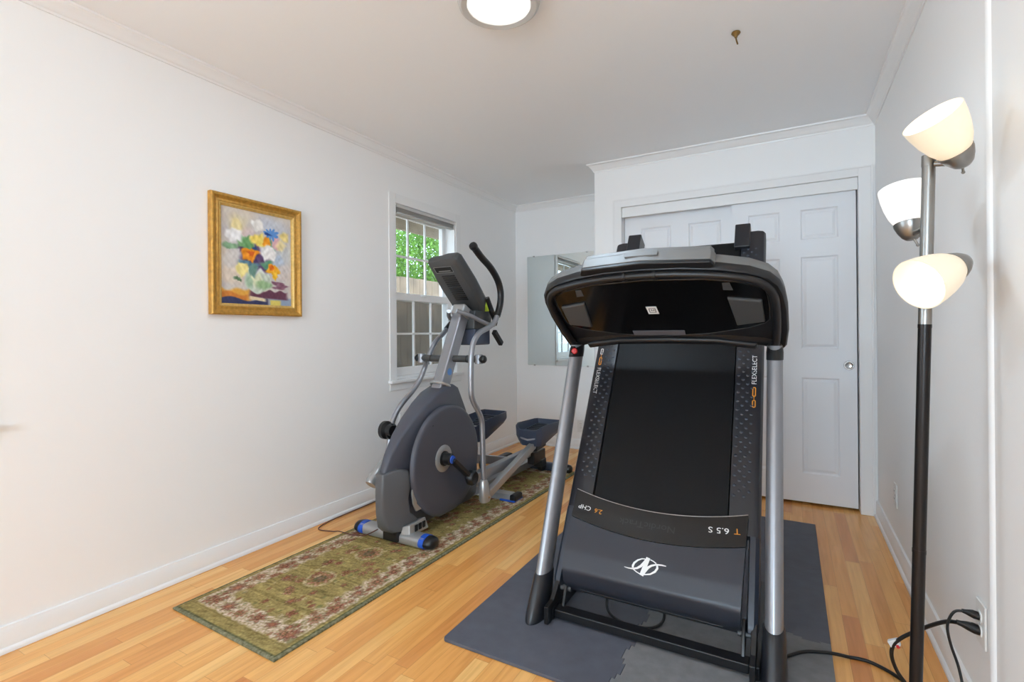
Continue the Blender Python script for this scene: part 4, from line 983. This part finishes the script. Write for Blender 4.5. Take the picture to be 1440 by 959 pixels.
for (a0, a1, b0, b1) in ((-.075, .060, .045, .0475), (-.075, .060, .0895, .092), (-.075, -.0725, .045, .092), (.0575, .060, .045, .092), (-.050, .040, .076, .081)):
    m.prism([K(x, t, -.0322) for x, t in ((a0, b0), (a1, b0), (a1, b1), (a0, b1))], co*.0008)
m.build('label_lines', mat('label_lines', (150, 150, 148), .5), lb, smooth=0)
MB().obox(MBt-md*.005-co*.0, (1, 0, 0), mn, md, .098, .10, .075).build('console_neck', M_silver, et, bevel=.012)
MB().obox(K(.095, Lc-.05, .035), cu, cd_, co, .05, .09, .05).build('lime_panel', M_lime, ch, bevel=.01, label='lime green side panel')
# holder below the console and fixed handlebar
MB().hexa([(EX-.075, 2.70, 1.16), (EX+.085, 2.70, 1.16), (EX+.085, 2.90, 1.16), (EX-.075, 2.90, 1.16), (EX-.085, 2.70, 1.28), (EX+.095, 2.70, 1.28), (EX+.095, 2.92, 1.28), (EX-.085, 2.92, 1.28)]).build('bottle_holder', M_grey, et, bevel=.008)
MB().hexa([(EX-.065, 2.715, 1.055), (EX+.085, 2.715, 1.055), (EX+.085, 2.90, 1.055), (EX-.065, 2.90, 1.055), (EX-.065, 2.71, 1.162), (EX+.085, 2.71, 1.162), (EX+.085, 2.90, 1.162), (EX-.065, 2.90, 1.162)]).build('holder_cup', M_nav, et, bevel=.010)
for sx in (-1, 1):
    a = MB().tube([(EX+sx*.03, 2.585, 1.275), (EX+sx*.085, 2.66, 1.245), (EX+sx*.115, 2.76, 1.205), (EX+sx*.125, 2.86, 1.185), (EX+sx*.125, 2.90, 1.20)], .0135, 12, smooth=5).build('fixed_handlebar', M_post, et)
    MB().tube([(EX+sx*.125, 2.885, 1.190), (EX+sx*.125, 2.895, 1.225), (EX+sx*.123, 2.84, 1.30), (EX+sx*.120, 2.80, 1.365)], .019, 12, smooth=5).build('pulse_grip', M_black, a)
MB().obox((EX+.125, 2.93, 1.10), (1, 0, 0), (0, 1, -.9), (0, .9, 1), .03, .13, .035).build('cable_arm', M_black, et, bevel=.006)
pts = [(-1.96, 2.005, .075), (-2.04, 1.985, .034), (-2.14, 1.985, .020), (-2.24, 1.99, .017), (-2.30, 1.99, .006), (-2.40, 1.98, .005), (-2.44, 2.10, .005), (-2.448, 2.4, .005), (-2.45, 2.75, .005)]
tag(MB().tube(pts, .0032, 6, smooth=5).build('power_cord', mat('brown_cord', (92, 52, 40), .5)), 'thin brown power cord lying along the left baseboard behind the elliptical', 'cord')

# ------------------------------------------------------------------ floor lamp
lp = thing('floor_lamp', 'three-headed floor lamp with frosted bowl shades and a dark pole by the right wall', 'lamp', (.284, 1.70, 0))
PB, PT = Vector((.2845, 1.70, .022)), Vector((.3257, 1.70, 1.590))
def pp(t): return PB+(PT-PB)*t
MB().lathe([(.001, .001), (.110, .001), (.113, .006), (.110, .014), (.06, .022), (.022, .030), (.018, .045), (.001, .046)], (.2845, 1.70, 0), (0, 0, 1), 40).build('base', M_gun, lp)
MB().tube([pp(.0), pp(.33)], .0148, 20).build('pole', M_gun, lp, label='dark lower pole')  # the two lower sections are darker than the upper one
MB().tube([pp(.33), pp(.715)], .0148, 20).build('pole', M_gun, lp, label='dark middle pole')
MB().tube([pp(.715), pp(1)], .0148, 20).build('pole', M_nickel, lp, label='brushed nickel upper pole')
MB().tube([pp(.985), pp(1.004)], .0160, 20).build('pole_collar', M_nickel, lp)
for t in (.33, .715): MB().tube([pp(t-.003), pp(t+.003)], .0155, 20).build('pole_ring', M_gun, lp)
def shade_mat(name, c, e):
    m = bpy.data.materials.new(name); m.use_nodes = True; nt = m.node_tree; b = nt.nodes['Principled BSDF']
    b.inputs['Base Color'].default_value = lin(c); b.inputs['Roughness'].default_value = .35; b.inputs['Emission Color'].default_value = lin(c); b.inputs['Emission Strength'].default_value = e
    tr = nt.nodes.new('ShaderNodeBsdfTranslucent'); tr.inputs[0].default_value = lin(c); mx = nt.nodes.new('ShaderNodeMixShader'); mx.inputs[0].default_value = .12
    nt.links.new(b.outputs[0], mx.inputs[1]); nt.links.new(tr.outputs[0], mx.inputs[2]); nt.links.new(mx.outputs[0], nt.nodes['Material Output'].inputs[0]); return m
M_shade = shade_mat('frosted_glass', (236, 226, 206), .34); M_shade_w = shade_mat('frosted_glass_bright', (240, 239, 237), .6)
for opn, ax, tp, ms_, pw in (((.313, 1.600, 1.664), (-.51, -.46, .73), .99, M_shade, LUP), ((.2915, 1.815, 1.541), (-.07, .20, .96), .885, M_shade_w, LUP), ((.2825, 1.596, 1.2475), (-.72, -.56, -.40), .79, M_shade, LDOWN)):
    o = Vector(opn); a = Vector(ax).normalized(); b = o-a*.118; kk = {.99: .925, .885: .9}.get(tp, .95)
    hd_ = MB().lathe([(.001, -.038), (.014, -.037), (.022, -.030), (.031, -.014), (.037, .002), (.038, .010), (.034, .010), (.030, .0), (.001, -.004)], b, a, 32).build('lamp_head', M_nickel, lp)
    pr = [(.030, .002), (.040, .012), (.052, .034), (.061, .062), (.067, .092), (.070, .118), (.0675, .118), (.0645, .092), (.0585, .062), (.049, .034), (.037, .013), (.027, .005)]
    MB().lathe([(r_*kk, h_) for r_, h_ in pr], b, a, 44).build('lamp_shade', ms_, hd_, smooth=60)
    bu = MB().lathe([(.001, .080), (.012, .077), (.021, .068), (.024, .055), (.021, .040), (.014, .026), (.013, .004), (.001, .003)], b, a, 24).build('bulb', emis('bulb_glow', (255, 255, 255), 1) if pw is LUP else emis('bulb_glow_low', (255, 255, 255), 1), hd_)
    bq = bu.data.materials[0].node_tree.nodes['Principled BSDF']; bq.inputs['Emission Strength'].default_value, cc = split(pw); bq.inputs['Emission Color'].default_value = (*cc, 1)
    sd = a.cross(Vector((0, 0, 1))).normalized(); q = b-a*.020+sd*.026-Vector((0, 0, .008))
    MB().tube([b-a*.024, b-a*.052+sd*.012], .003, 8).ball(b-a*.055+sd*.013, .0045, 8, 6).build('switch_key', M_nickel, hd_)
    j = pp(tp); MB().tube([j, j+(b-a*.02-j)*.5+Vector((0, 0, -.004)), b-a*.022], .0075, 10, smooth=4).build('joint_arm', M_nickel, lp)

# ------------------------------------------------------------------ cords and plugs at the right wall
def plug(c, ln, r, name):
    c = Vector(c); return MB().loft([[c+Vector((-d, y*r, z*r*k)) for y, z in [(math.cos(t), math.sin(t)) for t in [2*PI*i/14 for i in range(14)]]] for d, k, rr in ((.001, 1., 1), (.012, 1.05, 1), (ln*.55, .8, 1), (ln, .5, 1))])
tc_ = thing('power_cord', 'thick black treadmill power cord crossing the mat to the lower wall socket', 'cord', (-.03, 1.95, .02))
cp = [(-.03, 1.93, .0195), (.03, 2.0, .0190), (.09, 2.03, .0190), (.128, 2.045, .016), (.17, 2.065, .0065), (.22, 2.07, .0065), (.27, 2.045, .0065), (.306, 2.01, .0065), (.312, 1.985, .012), (.290, 1.985, .045), (.276, 1.98, .09), (.279, 1.972, .13), (.300, 1.965, .165), (.338, 1.945, .210), (.370, 1.915, .252), (.395, 1.885, .283), (.412, 1.86, .297)]
MB().tube(cp, .0056, 10, smooth=6).build('cable', M_cord, tc_)
PX, PYo = XR-.0101, 1.838
def make_plug(z, ln, w_, tw, parent):
    m = MB(); rr_ = []
    for d, a, b_ in ((0, w_, w_*.85), (.010, w_*1.04, w_*.9), (ln*.5, w_*.85, w_*.75), (ln*.8, w_*.5, w_*.5), (ln, w_*.42, w_*.42)):
        rr_.append([(PX-d, PYo+tw*d+a*math.cos(t), z+b_*math.sin(t)) for t in [2*PI*i/16 for i in range(16)]])
    return m.loft(rr_).build('plug', M_cord, parent)
make_plug(.2985, .042, .0155, .5, tc_)
tg = MB().obox((.282, 1.976, .138), (.85, -.15, .55), (.2, .97, 0), (-.5, 0, .85), .030, .018, .022).build('cord_tag', M_white, tc_, bevel=.003, label='white paper tag wrapped round the cord')
MB().obox((.290, 1.966, .133), (.85, -.15, .55), (.2, .97, 0), (-.5, 0, .85), .008, .004, .010).build('tag_print', M_red, tg, smooth=0)
lc = thing('lamp_cord', 'thin black floor lamp cord dropping from the upper wall socket', 'cord', (.40, 1.86, .02))
MB().tube([(.424, 1.852, .337), (.405, 1.858, .328), (.392, 1.86, .300), (.389, 1.86, .270), (.397, 1.86, .225), (.412, 1.855, .17), (.417, 1.83, .11), (.408, 1.79, .05), (.385, 1.76, .008), (.36, 1.735, .0045), (.33, 1.715, .012), (.31, 1.706, .024)], .0036, 8, smooth=6).build('cable', M_cord, lc)
make_plug(.3375, .032, .0125, .4, lc)
